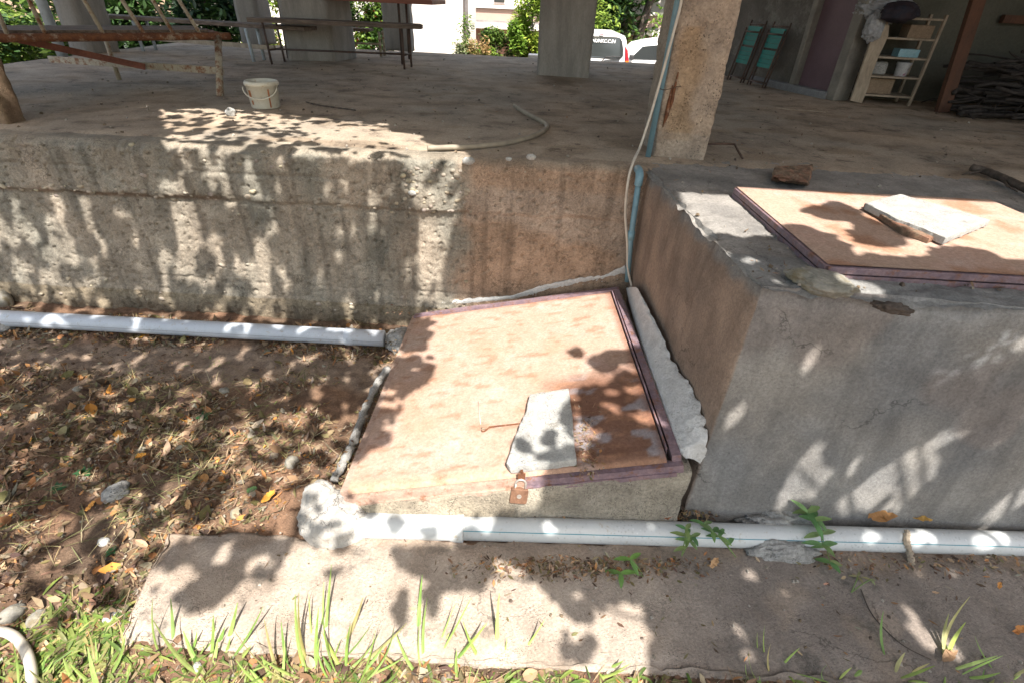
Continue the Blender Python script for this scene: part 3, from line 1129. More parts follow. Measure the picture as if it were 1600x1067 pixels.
pc = [pz(560, 819, -0.0), pz(1640, 850, -0.0)]
pa, pbq = pc[0], pc[1]
pd_ = (pbq - pa).normalized()
pipe1 = thing('drain_pipe', 'long white plastic drain pipe with teal line in front of the low hatch', 'pipe', pa + pd_ * 0.3 - Vector((0, 0, 0.05)))
xs = lambda px: pa + pd_ * ((px - 560) / 1080.0 * (pbq - pa).length)
endp = pa + pd_ * ((pbq - pa).length * 1.5)
pipe_line([xs(700), xs(900), xs(1100), xs(1300), xs(1500), endp], PR).build('pipe', M_pvc, pipe1, smooth=True)
so = MB()
ax = pd_.to_track_quat('Z', 'Y').to_matrix()
L0 = (xs(722) - pa).length
so.lathe(pa, [(0.054, 0.0), (0.054, L0 - 0.06), (0.057, L0 - 0.045), (0.0595, L0 - 0.02), (0.0595, L0 - 0.002), (0.056, L0), (PR, L0)], 30, axis=ax)
so.build('socket', M_pvc, pipe1, smooth=True)
st = MB()
side = pd_.cross(Vector((0, 0, 1))).normalized()
sv = (side * math.cos(RAD(38)) + Vector((0, 0, 1)) * math.sin(RAD(38))).normalized()
for k in range(2):
    pass
w = pd_.cross(sv).normalized()
a_, b_ = xs(722) + sv * (PR + 0.0006), endp + sv * (PR + 0.0006)
st.add([a_ - w * 0.0016, b_ - w * 0.0016, b_ + w * 0.0016, a_ + w * 0.0016], [(0, 1, 2, 3)])
st.build('printed_line', M_stripe, pipe1)

qa, qb = pz(-60, 494, -0.02), pz(600, 529, -0.02)
pipe2 = thing('drain_pipe', 'grey plastic drain pipe along the foot of the left wall', 'pipe', (qa + qb) / 2)
qd = (qb - qa).normalized()
qw = lambda px: qa + qd * ((px + 60) / 660.0 * (qb - qa).length)
pipe_line([qa.lerp(qb, t / 6) for t in range(7)], 0.052).build('pipe', M_pvcgrey, pipe2, smooth=True)
st = MB()
side = qd.cross(Vector((0, 0, 1))).normalized()
sv = (side * math.cos(RAD(5)) + Vector((0, 0, 1)) * math.sin(RAD(5))).normalized()
w = qd.cross(sv)
a_, b_ = qa + sv * 0.0526, qb + sv * 0.0526
st.add([a_ - w * 0.001, b_ - w * 0.001, b_ + w * 0.001, a_ + w * 0.001], [(0, 1, 2, 3)])
st.build('printed_line', mat('dark_print', (0.12, 0.13, 0.15), (0.12, 0.13, 0.15), 5, bump=0, speck=0), pipe2)
co = MB()
co.lathe(qw(548), [(0.052, -0.03), (0.056, -0.028), (0.056, 0.03), (0.052, 0.032)], 26, axis=qd.to_track_quat('Z', 'Y').to_matrix())
co.build('coupling', M_pvcgrey, pipe2, smooth=True)

# cement lumps round the pipes
cl = thing('cement_lump', 'big rounded white cement lump capping the left end of the front pipe', 'cement', pz(530, 830, -0.03))
blob('main_lump', pz(528, 812, -0.02), (0.165, 0.125, 0.115), M_lump, 5, 0.12, 1.6, parent=cl, seed=2)
blob('top_lump', pz(500, 780, 0.03), (0.075, 0.075, 0.085), M_lump, 5, 0.12, 1.8, parent=cl, seed=4)
o = blob('cement_lump', pz(1216, 812, 0.01), (0.155, 0.060, 0.045), M_mortar_grey, 5, 0.35, 2.2, seed=5, rot=0.05)
props(o, 'rough dark grey cement lump behind the front pipe against the tank', 'cement')
o = blob('cement_lump', pz(1222, 862, -0.02), (0.145, 0.050, 0.052), M_mortar_grey, 5, 0.25, 2.0, seed=9, rot=0.03)
props(o, 'smooth grey cement pad under the near side of the front pipe', 'cement')
o = blob('cement_lump', pz(0, 505, -0.06), (0.11, 0.09, 0.05), M_mortar_grey, 4, 0.3, 2.0, seed=12)
props(o, 'grey cement lump at the left end of the wall pipe', 'cement')
o = blob('cement_lump', pz(628, 532, -0.05), (0.10, 0.10, 0.08), M_mortar_grey, 4, 0.3, 2.0, seed=14)
props(o, 'grey cement lump where the wall pipe meets the low hatch curb', 'cement')
o = blob('stone', pyy(3, 470, 3.0), (0.075, 0.05, 0.095), M_stone, 4, 0.12, 1.4, seed=15)
props(o, 'rounded upright stone at the wall foot above the left pipe end', 'stone')

# ------------------------------------------------------------------ upper hatch on the tank
TZ = FZ + 0.042
uh = thing('hatch', 'upper hatch with flat rusty pink lid on top of the tank block', 'hatch', (1.6, 2.2, FZ))
c0 = pz(1150, 294, TZ)
c1 = pz(1293, 416, TZ)
c2 = pz(1600, 433, TZ)
dirx = (c2 - c1).normalized()
c2 = c1 + dirx * 1.25
c3 = c0 + dirx * 1.25
UN = Vector((0, 0, 1))
cb = MB()
cb.prism([c1 + Vector((-.006, -.008, -0.03)), c2 + Vector((.01, -.008, -0.03)), c3 + Vector((.01, .01, -0.03)), c0 + Vector((-.006, .01, -0.03))], UN, 0.03)
cb.build('curb', M_frame, uh)
fr2 = MB()
for a, b in ((c1, c2), (c0, c1), (c3, c0), (c2, c3)):
    fr2.beam(a + Vector((0, 0, -0.012)), b + Vector((0, 0, -0.010)), 0.020, 0.026)
fr2.build('frame', M_frame, uh, bevel=0.003)


def ulidcol(p):
    c = (1, 1, 1)
    c = mixc(c, (1.05, 1.02, 1.05), sstep(0, 0.3, nz(p, 3)))
    c = mixc(c, (0.84, 0.68, 0.58), sstep(0.1, 0.45, nz((p.x, p.y, 3), 5)))
    return c


def ulidp(i, j):
    u, v = i / 60, j / 60
    p = c1 * (1 - u) * (1 - v) + c2 * u * (1 - v) + c3 * u * v + c0 * (1 - u) * v
    return p + Vector((0, 0, 0.0065 + 0.003 * nz(p, 2) * math.sin(math.pi * u) * math.sin(math.pi * v)))


lid2 = grid_mesh('lid', 61, 61, ulidp, M_lid, parent=uh, colfn=ulidcol)


def scrap(name, poly, n, t, m, label, res=0.012, loc=None, amp=0.003):
    """broken flat slab piece: outline polygon at given points, ragged edge, noisy thickness"""
    c = sum(poly, Vector((0, 0, 0))) / len(poly)
    pts = []
    k = len(poly)
    for i in range(k):
        a, b = poly[i], poly[(i + 1) % k]
        m_ = max(1, int((b - a).length / res))
        for j in range(m_):
            p = a.lerp(b, j / m_)
            pts.append(p + (p - c).normalized() * 0.005 * nz(p, 30, 3))
    mb = MB()
    rings = [(0.0, 0.0), (0.25, 0), (0.5, 0), (0.75, 0), (0.95, 0), (1.0, -0.0025), (1.004, -t * 0.5), (0.995, -t)]
    vs = []
    L = len(pts)
    for s, h in rings:
        for p in pts:
            q = c.lerp(p, s)
            vs.append(q + n * (h + amp * nz(q, 14, 3)))
    fs = []
    for r in range(1, len(rings) - 1):
        for i in range(L):
            i2 = (i + 1) % L
            fs.append((r * L + i, r * L + i2, (r + 1) * L + i2, (r + 1) * L + i))
    vs.append(c + n * amp * nz(c, 14, 3))
    ci = len(vs) - 1
    fs += [(ci, L + i, L + (i + 1) % L) for i in range(L)]
    mb.add(vs, fs)
    o = mb.build(name, m, loc=loc or c, fix=True)
    props(o, label, 'slab')
    return o


S1 = [hz(x, y, 0.042) for x, y in ((828, 615), (888, 606), (893, 640), (897, 690), (900, 716), (850, 722), (796, 728), (792, 722), (800, 695), (812, 662), (822, 640))]
scrap('broken_slab', S1, HN, 0.038, M_scrap, 'pale broken concrete slab piece lying on the low hatch lid', amp=0.003)
U1 = TZ + 0.045
S2 = [pz(x, y, U1) for x, y in ((1354, 317), (1380, 309), (1408, 303), (1455, 316), (1500, 329), (1548, 343), (1512, 357), (1478, 371), (1442, 356), (1400, 341), (1378, 330))]
scrap('broken_slab', S2, Vector((0, 0, 1)), 0.030, M_scrap, 'white broken concrete slab piece lying on the upper hatch lid', amp=0.002)
S3 = [pz(x, y, TZ + 0.030) for x, y in ((1352, 318), (1372, 316), (1400, 338), (1440, 356), (1470, 368), (1452, 372), (1410, 358), (1385, 342))]
o = scrap('broken_slab', S3, Vector((0, 0, 1)), 0.022, M_brick, 'thin brown broken tile edge under the white slab piece on the upper hatch', amp=0.005)

# stones, brick
o = blob('stone', pz(1284, 440, FZ + 0.02), (0.110, 0.062, 0.040), M_stone, 5, 0.26, 1.7, rot=RAD(-38), flat=0.026, seed=21, facet=1.8)
props(o, 'flat greenish grey stone at the front left corner of the upper hatch', 'stone')
o = blob('stone', pz(1395, 482, FZ - 0.005), (0.060, 0.020, 0.018), M_bark, 4, 0.4, 2.0, rot=RAD(-18), seed=22, facet=2)
props(o, 'dark narrow stone chip in the crack along the top edge of the tank', 'stone')
o = blob('stone', pz(1187, 322, FZ + 0.012), (0.030, 0.018, 0.014), M_scrap, 3, 0.3, 1.5, rot=RAD(-50), seed=23)
props(o, 'small pale mortar crumb beside the left edge of the upper hatch', 'stone')
bk = [pz(x, y, z) for x, y, z in ((1205, 284, FZ + 0.004), (1262, 291, FZ + 0.004), (1268, 274, FZ + 0.004), (1209, 266, FZ + 0.004), (1208, 278, FZ + 0.045), (1262, 286, FZ + 0.05), (1269, 258, FZ + 0.055), (1211, 260, FZ + 0.05))]
o = hexa('brick_piece', bk, 0.007, M_brick, amp=0.010, scale=30, chip=0.008, loc=pz(1237, 280, FZ))
props(o, 'crumbling reddish brick lump on the floor behind the upper hatch', 'brick')
o = blob('brick_piece', pz(1262, 300, FZ + 0.006), (0.05, 0.012, 0.008), M_brick, 3, 0.3, 2, seed=31)
props(o, 'thin red brick flake in front of the crumbling brick lump', 'brick')
o = blob('stone', pz(360, 176, FZ + 0.022), (0.035, 0.028, 0.032), M_scrap, 3, 0.3, 1.3, seed=25)
props(o, 'small white stone on the floor edge in front of the bucket', 'stone')
for i, (x, y, s, lb) in enumerate(((830, 246, .022, 'flat white pebble set in the wall rim right of the hose end'), (732, 252, .028, 'large pebble sticking out at the broken wall corner'), (795, 249, .014, 'small white pebble in the wall rim beside the flat white pebble'),
                                   (644, 302, .020, 'grey pebble lodged in the long crack of the retaining wall'))):
    yy = WY - 0.03
    p = pyy(x, y, yy)
    o = blob('pebble', p, (s * 1.3, s * 0.7, s * 0.8), M_scrap, 3, 0.15, 1.3, seed=40 + i)
    props(o, lb, 'pebble')
for i, (x, y, s, m, lb) in enumerate(((350, 610, .030, M_stone, 'pale grey stone in the litter below the wall pipe'),
                                      (180, 768, .055, M_mortar_grey, 'rough grey cement chunk in the litter at left'),
                                      (455, 722, .040, M_stone, 'tilted grey stone near the white cement lump'),
                                      (122, 608, .028, M_stone, 'pale stone in the upper left litter'),
                                      (20, 958, .040, M_stone, 'round tan stone at the left border above the hose'),
                                      (58, 965, .034, M_stone, 'round tan stone right of the bordering stone'),
                                      (162, 846, .024, M_scrap, 'sunlit white stone in the litter left of the path'),
                                      (172, 965, .024, M_scrap, 'white stone near the lower left corner of the path'),
                                      (70, 980, .016, M_scrap, 'small bright stone just above the hose end'),
                                      (308, 1042, .018, M_scrap, 'small white stone among grass under the path'),
                                      (873, 800, .016, M_stone, 'tan pebble in the gap between curb and front pipe'),
                                      (895, 800, .010, M_stone, 'tiny pebble beside the tan pebble behind the front pipe'))):
    p = pz(x, y, -0.03)
    z = max(soil_z(p.x, p.y), -0.10)
    p = pz(x, y, z + s * 0.25)
    o = blob('stone', p, (s, s * 0.8, s * 0.55), m, 3, 0.25, 1.2, seed=60 + i, rot=i)
    props(o, lb, 'stone')

# ------------------------------------------------------------------ pillars
ROOF = 4.0


def pillar(pts, label, m, res=0.05, amp=0.006, chip=0.012, colfn=None, dispfn=None, taper=0.0):
    c = sum(pts, Vector((0, 0, 0))) / 4
    bot = [Vector((p.x, p.y, FZ - 0.03)) for p in pts]
    top = [Vector((p.x + (p.x - c.x) * taper, p.y + (p.y - c.y) * taper, ROOF)) for p in pts]
    o = hexa('concrete_pillar', bot + top, res, m, amp=amp, scale=6, chip=chip, colfn=colfn, dispfn=dispfn, loc=(c.x, c.y, FZ))
    props(o, label, 'pillar')
    return o


def quadpts(x0, x1, y, d, ang=0.0):
    a, b = Vector((x0, y, 0)), Vector((x1, y, 0))
    e = Vector((math.sin(ang), math.cos(ang), 0)) * d
    return [a, b, b + e, a + e]


fl_ = pz(1020, 244, FZ)
frr = pz(1102, 252, FZ)
bl_ = pz(1002, 220, FZ)
dd = (bl_ - fl_)


def p1col(p, n):
    c = mixc((1.12, 1.0, 0.88), (0.92, 0.85, 0.78), min(1, max(0, 0.5 + nz(p, 5))))
    if n.y < -0.5:
        d = abs(p.x - (fl_.x + 0.10 - 0.02 * (p.z - 1.3))) + 0.05 * nz(p, 6)
        if 1.15 < p.z < 1.75:
            c = mixc((1.0, 0.82, 0.62), c, sstep(0.03, 0.11, d))
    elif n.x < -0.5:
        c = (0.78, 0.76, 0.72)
    if p.z < 1.2:
        c = mixc((0.85, 0.85, 0.85), c, 0.6)
    return c


def p1disp(p, n, q):
    if n.y < -0.5:
        d = abs(p.x - (fl_.x + 0.09 - 0.02 * (p.z - 1.3)))
        k = sstep(0.10, 0.03, d + 0.04 * nz(p, 7)) * sstep(1.15, 1.25, p.z) * sstep(1.85, 1.7, p.z)
        vd = noise.voronoi(p * 30)[0][0]
        q = q - n * (0.022 * k) + n * 0.016 * k * max(0, 0.5 - vd)
    q = q - n * 0.003 * max(0, nz(p, 40, 2) - 0.2) * 6
    return q


pillar([fl_, frr, frr + dd * 1.0, bl_], 'near rough pillar with pipe, cable and exposed rust at the tank corner', M_pillar, res=0.014, amp=0.008, colfn=p1col, dispfn=p1disp, taper=0.04)
rb = MB()
for dx, z0, z1, r in ((0.028, 1.22, 1.45, 0.011), (0.045, 1.30, 1.52, 0.010)):
    a = Vector((fl_.x + dx, fl_.y - 0.004, z0))
    b = Vector((fl_.x + dx + 0.012, fl_.y - 0.002, z1))
    rb.tube([a, a.lerp(b, .3) + Vector((.004, -.004, 0)), a.lerp(b, .6), b], [r * .4, r, r * .9, r * .3], 7, jit=0.2)
props(rb.build('rusted_rebar', M_rust, loc=fl_ + Vector((0.03, 0, 0.2)), smooth=True), 'rusted reinforcing bar showing through the spalled face of the near pillar', 'rebar')
p = pz(838, 118, FZ)
q = pz(920, 123, FZ)
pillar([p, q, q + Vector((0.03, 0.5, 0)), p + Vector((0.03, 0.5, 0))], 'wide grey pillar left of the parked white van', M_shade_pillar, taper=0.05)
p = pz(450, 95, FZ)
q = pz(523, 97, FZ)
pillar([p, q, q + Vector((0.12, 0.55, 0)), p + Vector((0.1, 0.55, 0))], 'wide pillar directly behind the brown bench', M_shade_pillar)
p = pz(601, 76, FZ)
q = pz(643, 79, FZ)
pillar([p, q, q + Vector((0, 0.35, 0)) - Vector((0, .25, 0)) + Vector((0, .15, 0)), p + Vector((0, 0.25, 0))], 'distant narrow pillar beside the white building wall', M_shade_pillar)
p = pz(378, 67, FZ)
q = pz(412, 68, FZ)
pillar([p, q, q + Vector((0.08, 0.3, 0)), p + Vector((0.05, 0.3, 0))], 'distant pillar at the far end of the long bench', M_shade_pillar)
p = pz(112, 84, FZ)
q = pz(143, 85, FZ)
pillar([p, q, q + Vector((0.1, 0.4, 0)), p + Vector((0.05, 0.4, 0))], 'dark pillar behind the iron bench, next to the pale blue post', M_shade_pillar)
q = pz(14, 196, FZ)
o = pillar([q + Vector((-0.42, 0.0, 0)), q, q + Vector((0, 0.15, 0)), q + Vector((-0.42, 0.15, 0))], 'brown stained pillar cut by the left picture border', M_pillar, res=0.02, amp=0.012,
           colfn=lambda p, n: mixc((0.55, 0.42, 0.32), (0.75, 0.65, 0.5), min(1, max(0, 0.5 + nz(p, 6)))))
pp = MB()
a = pz(98, 88, FZ)
pp.tube([a, a + Vector((0, 0, 2.9))], 0.055, 14)
props(pp.build('metal_post', M_bluemetal, loc=a, smooth=True), 'pale blue round post behind the iron bench', 'post')

# ------------------------------------------------------------------ roof slab (above the picture)
SH = Vector((-SUNV.x, -SUNV.y, 0)) / -SUNV.z * (ROOF - FZ)      # offset from shadow edge on the floor to roof edge


def redge(px, py, z=FZ):
    p = pz(px, py, z)
    k = (ROOF - z) / (-SUNV.z)
    return Vector((p.x - SUNV.x * k, p.y - SUNV.y * k, ROOF))


E1, E2, E3, E4, E5 = redge(0, 178), redge(370, 172), redge(610, 195), redge(608, 206), redge(668, 214)
E6, E7 = redge(664, 224), redge(728, 238)
E8 = redge(742, 252)
q = pz(965, 470, 0.3)
R1 = redge(1062, 300)
R2 = redge(1345, 318)
e9 = hz(690, 474)
k = (ROOF - e9.z) / (-SUNV.z)
E9 = Vector((e9.x - SUNV.x * k, e9.y - SUNV.y * k, ROOF))
e10 = hz(962, 462)
k = (ROOF - e10.z) / (-SUNV.z)
E10 = Vector((e10.x - SUNV.x * k, e10.y - SUNV.y * k, ROOF))
outl = [Vector((-5.9, E1.y + 0.02, ROOF)), E2, E3, E4, E5, E6, E7, E8, E9, E10, Vector((R1.x, R1.y, ROOF)), R2, Vector((8, R2.y - 0.05, ROOF)), Vector((8, 9.4, ROOF)), Vector((-5.9, 9.4, ROOF))]
print('ROOFEDGE', [tuple(round(c, 2) for c in p) for p in outl])
rf = MB()
rf.prism([p + Vector((0, 0, 0.18)) for p in outl], (0, 0, 1), 0.18)
props(rf.build('roof', M_shade_pillar, loc=(0, 5, ROOF), fix=True), 'concrete roof slab overhead on the pillars', 'roof')

# ------------------------------------------------------------------ side room walls, door
wd = Vector((-0.30, 0.95, 0)).normalized()
wn_ = Vector((-wd.y, wd.x, 0))           # outward normal, towards the camera side (-x)
W0 = Vector((3.02, 6.5, 0))


def wallpt(px, z=FZ):
    return None


def W(s, out=0.0, z=FZ):
    p = W0 + wd * s + wn_ * out
    return Vector((p.x, p.y, z))


def sof(px, py, out=0.0):
    p = ppl(px, py, W(0, out), wn_)
    return (p - W0).dot(wd), p.z


ds0, _ = sof(1293, 150)
ds1, _ = sof(1241, 136)
ds0, ds1 = min(ds0, ds1), max(ds0, ds1)
print('DOOR', ds0, ds1, sof(1300, 155), sof(1165, 125))
sw = thing('side_room', 'dirty grey plastered side room at the right rear of the floor with mauve door', 'building', W(0.3))


def wallseg(s0, s1, z0, z1, t=0.18, out=0.0, m=M_room, name='wall', bevel=0):
    b = MB()
    a, c = W(s0, out), W(s1, out)
    n = -wn_ * t
    vs = [Vector((p.x, p.y, z)) for z in (z0, z1) for p in (a, c, c + n, a + n)]
    b.add(vs, [(0, 1, 2, 3), (7, 6, 5, 4), (0, 4, 5, 1), (1, 5, 6, 2), (2, 6, 7, 3), (3, 7, 4, 0)])
    return b


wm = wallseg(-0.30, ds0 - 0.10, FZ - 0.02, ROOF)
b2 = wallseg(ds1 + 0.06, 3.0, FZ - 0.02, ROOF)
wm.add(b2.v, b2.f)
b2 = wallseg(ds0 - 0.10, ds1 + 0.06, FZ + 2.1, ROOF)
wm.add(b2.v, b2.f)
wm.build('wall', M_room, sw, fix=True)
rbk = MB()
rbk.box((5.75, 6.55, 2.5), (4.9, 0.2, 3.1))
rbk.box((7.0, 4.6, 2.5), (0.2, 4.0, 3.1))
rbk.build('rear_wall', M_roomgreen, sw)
dm = wallseg(ds0, ds1, FZ + 0.04, FZ + 2.1, 0.04, -0.05)
dr = dm.build('door', M_door, sw, fix=True)
jb = wallseg(ds0 - 0.12, ds0 - 0.0, FZ, FZ + 2.15, 0.20, 0.03)
b2 = wallseg(ds1, ds1 + 0.07, FZ, FZ + 2.15, 0.20, 0.03)
jb.add(b2.v, b2.f)
b2 = wallseg(ds0 - 0.12, ds1 + 0.07, FZ + 2.15, FZ + 2.22, 0.20, 0.03)
jb.add(b2.v, b2.f)
jb.build('door_frame', M_trim, sw, fix=True, bevel=0.008)
stp = wallseg(ds0 - 0.02, ds1 + 0.75, FZ - 0.01, FZ + 0.07, 0.10, 0.06)
stp.build('threshold', M_step, sw, fix=True, bevel=0.01)
hd = MB()
hpnt = W(ds1 - 0.06, -0.05, FZ + 1.0)
hd.tube([hpnt, hpnt + wn_ * 0.05, hpnt + wn_ * 0.05 - wd * 0.1], 0.009, 8)
hd.build('handle', M_steel, dr, smooth=True)

# folding chairs against the side wall
for i, (pb_, pt_, lbl) in enumerate((((1163, 108), (1195, 52), 'left teal slatted folding chair leaning folded on the dirty wall'), ((1200, 103), (1217, 50), 'right teal slatted folding chair leaning folded on the dirty wall'))):
    s_, z_ = sof(*pb_, out=0.15)
    s2, z2 = sof(*pt_, out=0.06)
    ch = thing('folding_chair', lbl, 'chair', W(s_, 0.2), group='teal folding chairs leaning on the side wall')
    wdt = 0.28
    base = W(s_, 0.22)
    def cp(a, h, o=0.0):
        """a along wall, h height, leaning to the wall"""
        return base + wd * a - wn_ * (0.16 * h / 0.95 - o) + Vector((0, 0, h))
    for o_, k_ in ((0.0, 0), (0.04, 1)):
        f_ = MB()
        f_.tube([cp(-wdt / 2, 0.0, o_), cp(-wdt / 2, 0.66 - 0.08 * k_, o_)], 0.010, 8)
        f_.tube([cp(wdt / 2, 0.0, o_), cp(wdt / 2, 0.66 - 0.08 * k_, o_)], 0.010, 8)
        f_.tube([cp(-wdt / 2, 0.05, o_), cp(wdt / 2, 0.05, o_)], 0.008, 8)
        f_.tube([cp(-wdt / 2, 0.62 - 0.08 * k_, o_), cp(wdt / 2, 0.62 - 0.08 * k_, o_)], 0.008, 8)
        f_.build('frame', M_darkmetal, ch, smooth=True)
    for h0, h1, nm in ((0.20, 0.38, 'seat'), (0.40, 0.60, 'backrest')):
        f_ = MB()
        for k_ in range(4):
            h = lerp(h0, h1, (k_ + 0.5) / 4)
            hh = (h1 - h0) / 4 * 0.47
            A, B_ = cp(-wdt / 2 + 0.015, h, 0.02), cp(wdt / 2 - 0.015, h, 0.02)
            f_.beam(A, B_, 0.012, hh * 2)
        f_.build(nm, M_teal, ch)

# ------------------------------------------------------------------ shelf and its load
sl_, sr_ = pz(1338, 161, FZ), pz(1419, 166, FZ)
sdx = (sr_ - sl_).normalized()
sdy = Vector((-sdx.y, sdx.x, 0))
SWd = (sr_ - sl_).length
shf = thing('shelf', 'small open wooden shelf with four boards beside the mauve door', 'shelf', sl_)


def sfz(px, py, off=0.0):
    return ppl(px, py, sl_ - sdy * off, sdy)


for a in (0.0, SWd):
    for d_ in (0.0, 0.28):
        b = MB()
        q = sl_ + sdx * a + sdy * d_
        b.box(q + Vector((0, 0, 0.40)), (0.025, 0.03, 0.80))
        b.build('upright', M_woodl, shf, bevel=0.003)
shelfz = []
for x, y in ((1390, 151), (1400, 122), (1412, 92), (1425, 62), (1450, 31)):
    z = sfz(x, y).z
    shelfz.append(z)
    b = MB()
    b.box(sl_ + sdx * SWd / 2 + sdy * 0.14 + Vector((0, 0, z - FZ)), (SWd + 0.01, 0.30, 0.018), Euler((0, 0, math.atan2(sdx.y, sdx.x))))
    b.build('shelf_board', M_woodl, shf, bevel=0.003)
print('SHELF', shelfz, SWd)
RZ = Euler((0, 0, math.atan2(sdx.y, sdx.x)))


def onshelf(k, a, d_, h):
    return sl_ + sdx * a + sdy * d_ + Vector((0, 0, shelfz[k] - FZ + 0.009 + h))


b = MB()
b.box(onshelf(3, 0.36, 0.12, 0.055), (0.22, 0.18, 0.11), RZ)
ob = b.build('cardboard_box', M_card, loc=onshelf(3, 0.36, 0.12, 0), bevel=0.004)
props(ob, 'brown cardboard box on the upper board of the small shelf', 'box')
b = MB()
b.box(onshelf(2, 0.33, 0.10, 0.035), (0.19, 0.14, 0.07), RZ)
ob = b.build('carton', M_boxblue, loc=onshelf(2, 0.33, 0.1, 0), bevel=0.003)
props(ob, 'light blue carton on the middle board of the small shelf', 'box')
b = MB()
b.lathe(onshelf(1, 0.36, 0.10, 0), [(0.001, 0), (0.055, 0), (0.062, 0.10), (0.068, 0.10), (0.068, 0.125), (0.001, 0.127)], 20)
ob = b.build('plastic_tub', M_tub, loc=onshelf(1, 0.36, 0.1, 0), smooth=False)
props(ob, 'white lidded tub on the lower board of the small shelf', 'tub')
b = MB()
b.box(onshelf(1, 0.16, 0.16, 0.06), (0.14, 0.1, 0.12), RZ, taper=0.9)
ob = b.build('paint_can', M_mortar_grey, loc=onshelf(1, 0.16, 0.16, 0), bevel=0.02)
props(ob, 'grey container left of the white tub on the small shelf', 'container')
b = MB()
b.box(onshelf(0, 0.20, 0.14, 0.07), (0.26, 0.12, 0.14), RZ)
ob = b.build('cardboard_box', M_card, loc=onshelf(0, 0.2, 0.14, 0), bevel=0.004)
props(ob, 'dull brown box on the lowest board of the small shelf', 'box')
# broken panel leaning on the shelf's left side
P = [pyy(x, y, sl_.y - 0.06) for x, y in ((1329, 158), (1347, 162), (1356, 140), (1362, 118), (1372, 92), (1388, 58), (1390, 40), (1372, 36), (1362, 62), (1346, 108))]
b = MB()
b.prism(P, (0, -1, 0), 0.03)
props(b.build('wooden_panel', M_woodl, loc=P[0], fix=True, bevel=0.004), 'pale ragged board leaning against the left side of the small shelf', 'board')
P = [pyy(x, y, sl_.y - 0.075) for x, y in ((1340, 144), (1346, 122), (1361, 115), (1357, 122), (1348, 133))]
# plastic bag and dark cloth on top
o = blob('plastic_bag', sfz(1392, 16, 0.0) + sdy * 0.12, (0.27, 0.15, 0.12), M_bag, 5, 0.22, 3.2, seed=71)
props(o, 'crumpled grey plastic bag draped over the top left of the small shelf', 'bag')
o = blob('plastic_bag', sfz(1366, 42, 0.06), (0.09, 0.05, 0.13), M_bag, 5, 0.25, 3.0, seed=75)
props(o, 'torn pale bag corner hanging beside the small shelf', 'bag')
o = blob('dark_cloth', sfz(1405, 20, 0.12), (0.17, 0.10, 0.085), M_navy, 4, 0.25, 1.6, seed=73)
props(o, 'dark navy bundle lying on the grey plastic bag', 'bundle')
# timber post
a = pz(1471, 176, FZ)
t_ = pyy(1528, 0, a.y)
b = MB()
dv = (t_ - a).normalized()
b.beam(a - dv * 0.0 + Vector((0, 0, 0.0)), a + dv * 2.95, 0.115, 0.06, up=Vector((0, 1, 0)))
props(b.build('timber_post', M_post, loc=a, bevel=0.006), 'rust brown timber post standing between shelf and wood pile', 'post')
a = pyy(1566, 30, 6.4)
b = MB()
b.beam(a, a + Vector((1.6, 0, 0.0)), 0.05, 0.07)
props(b.build('timber_rail', M_post, loc=a), 'short dark timber rail on the olive wall above the wood pile', 'rail')

# wood pile
M_pile = mat('old_black_bark', (0.05, 0.042, 0.038), (0.025, 0.021, 0.02), 20, bump=0.8, bscale=60, speck=0.3)
rnd = random.Random(3)
pc0 = pz(1560, 172, FZ)
for i in range(70):
    L_ = rnd.uniform(0.7, 1.5)
    lay = rnd.random() ** 1.3
    cx_ = 4.05 + rnd.uniform(0.15, 1.5)
    base_h = 0.42 * sstep(3.9, 4.7, cx_) + 0.05
    cz_ = FZ + 0.02 + lay * base_h
    cy_ = 5.62 - 0.38 * (cx_ - 4.0) + 0.45 * lay + rnd.uniform(-0.05, 0.12)
    an = rnd.uniform(-0.5, 0.35) + (math.pi if rnd.random() < 0.5 else 0)
    ti = rnd.uniform(-0.18, 0.18) * lay
    d = Vector((math.cos(an), math.sin(an), ti))
    n_ = 8
    r0 = rnd.uniform(0.010, 0.030)
    pts = []
    sd_ = rnd.random() * 99
    for k in range(n_):
        t = k / (n_ - 1) - 0.5
        w_ = Vector((0.0, 0.06 * nz((t * 2, sd_, 0), 1.3), 0.05 * nz((t * 2, sd_, 5), 1.3)))
        q = Vector((cx_, cy_, cz_)) + d * L_ * t + w_
        q.z = max(q.z, FZ + r0)
        q.x = max(q.x, 3.98)
        q.y = min(q.y, 6.38)
        pts.append(q)
    b = MB()
    b.tube(pts, [r0 * (1 - 0.5 * k / n_) for k in range(n_)], 7, jit=0.1)
    if rnd.random() < 0.5:
        q = pts[4]
        e = Vector((rnd.uniform(-0.2, 0.2), rnd.uniform(-0.15, 0.05), rnd.uniform(0.02, 0.16)))
        b.tube([q, q + e * 0.6, q + e + Vector((0.04, 0, 0))], [r0 * 0.6, r0 * 0.4, r0 * 0.2], 6)
    props(b.build('branch', M_pile, loc=(cx_, cy_, cz_), smooth=True), 'dark cut branch in the wood pile by the right border', 'branch', 'cut branches heaped in the wood pile')

# ------------------------------------------------------------------ bench, table
def leg_tube(a, b, r, name, m, parent):
    k = MB()
    k.tube([a, b], r, 10)
    return k.build(name, m, parent, smooth=True)


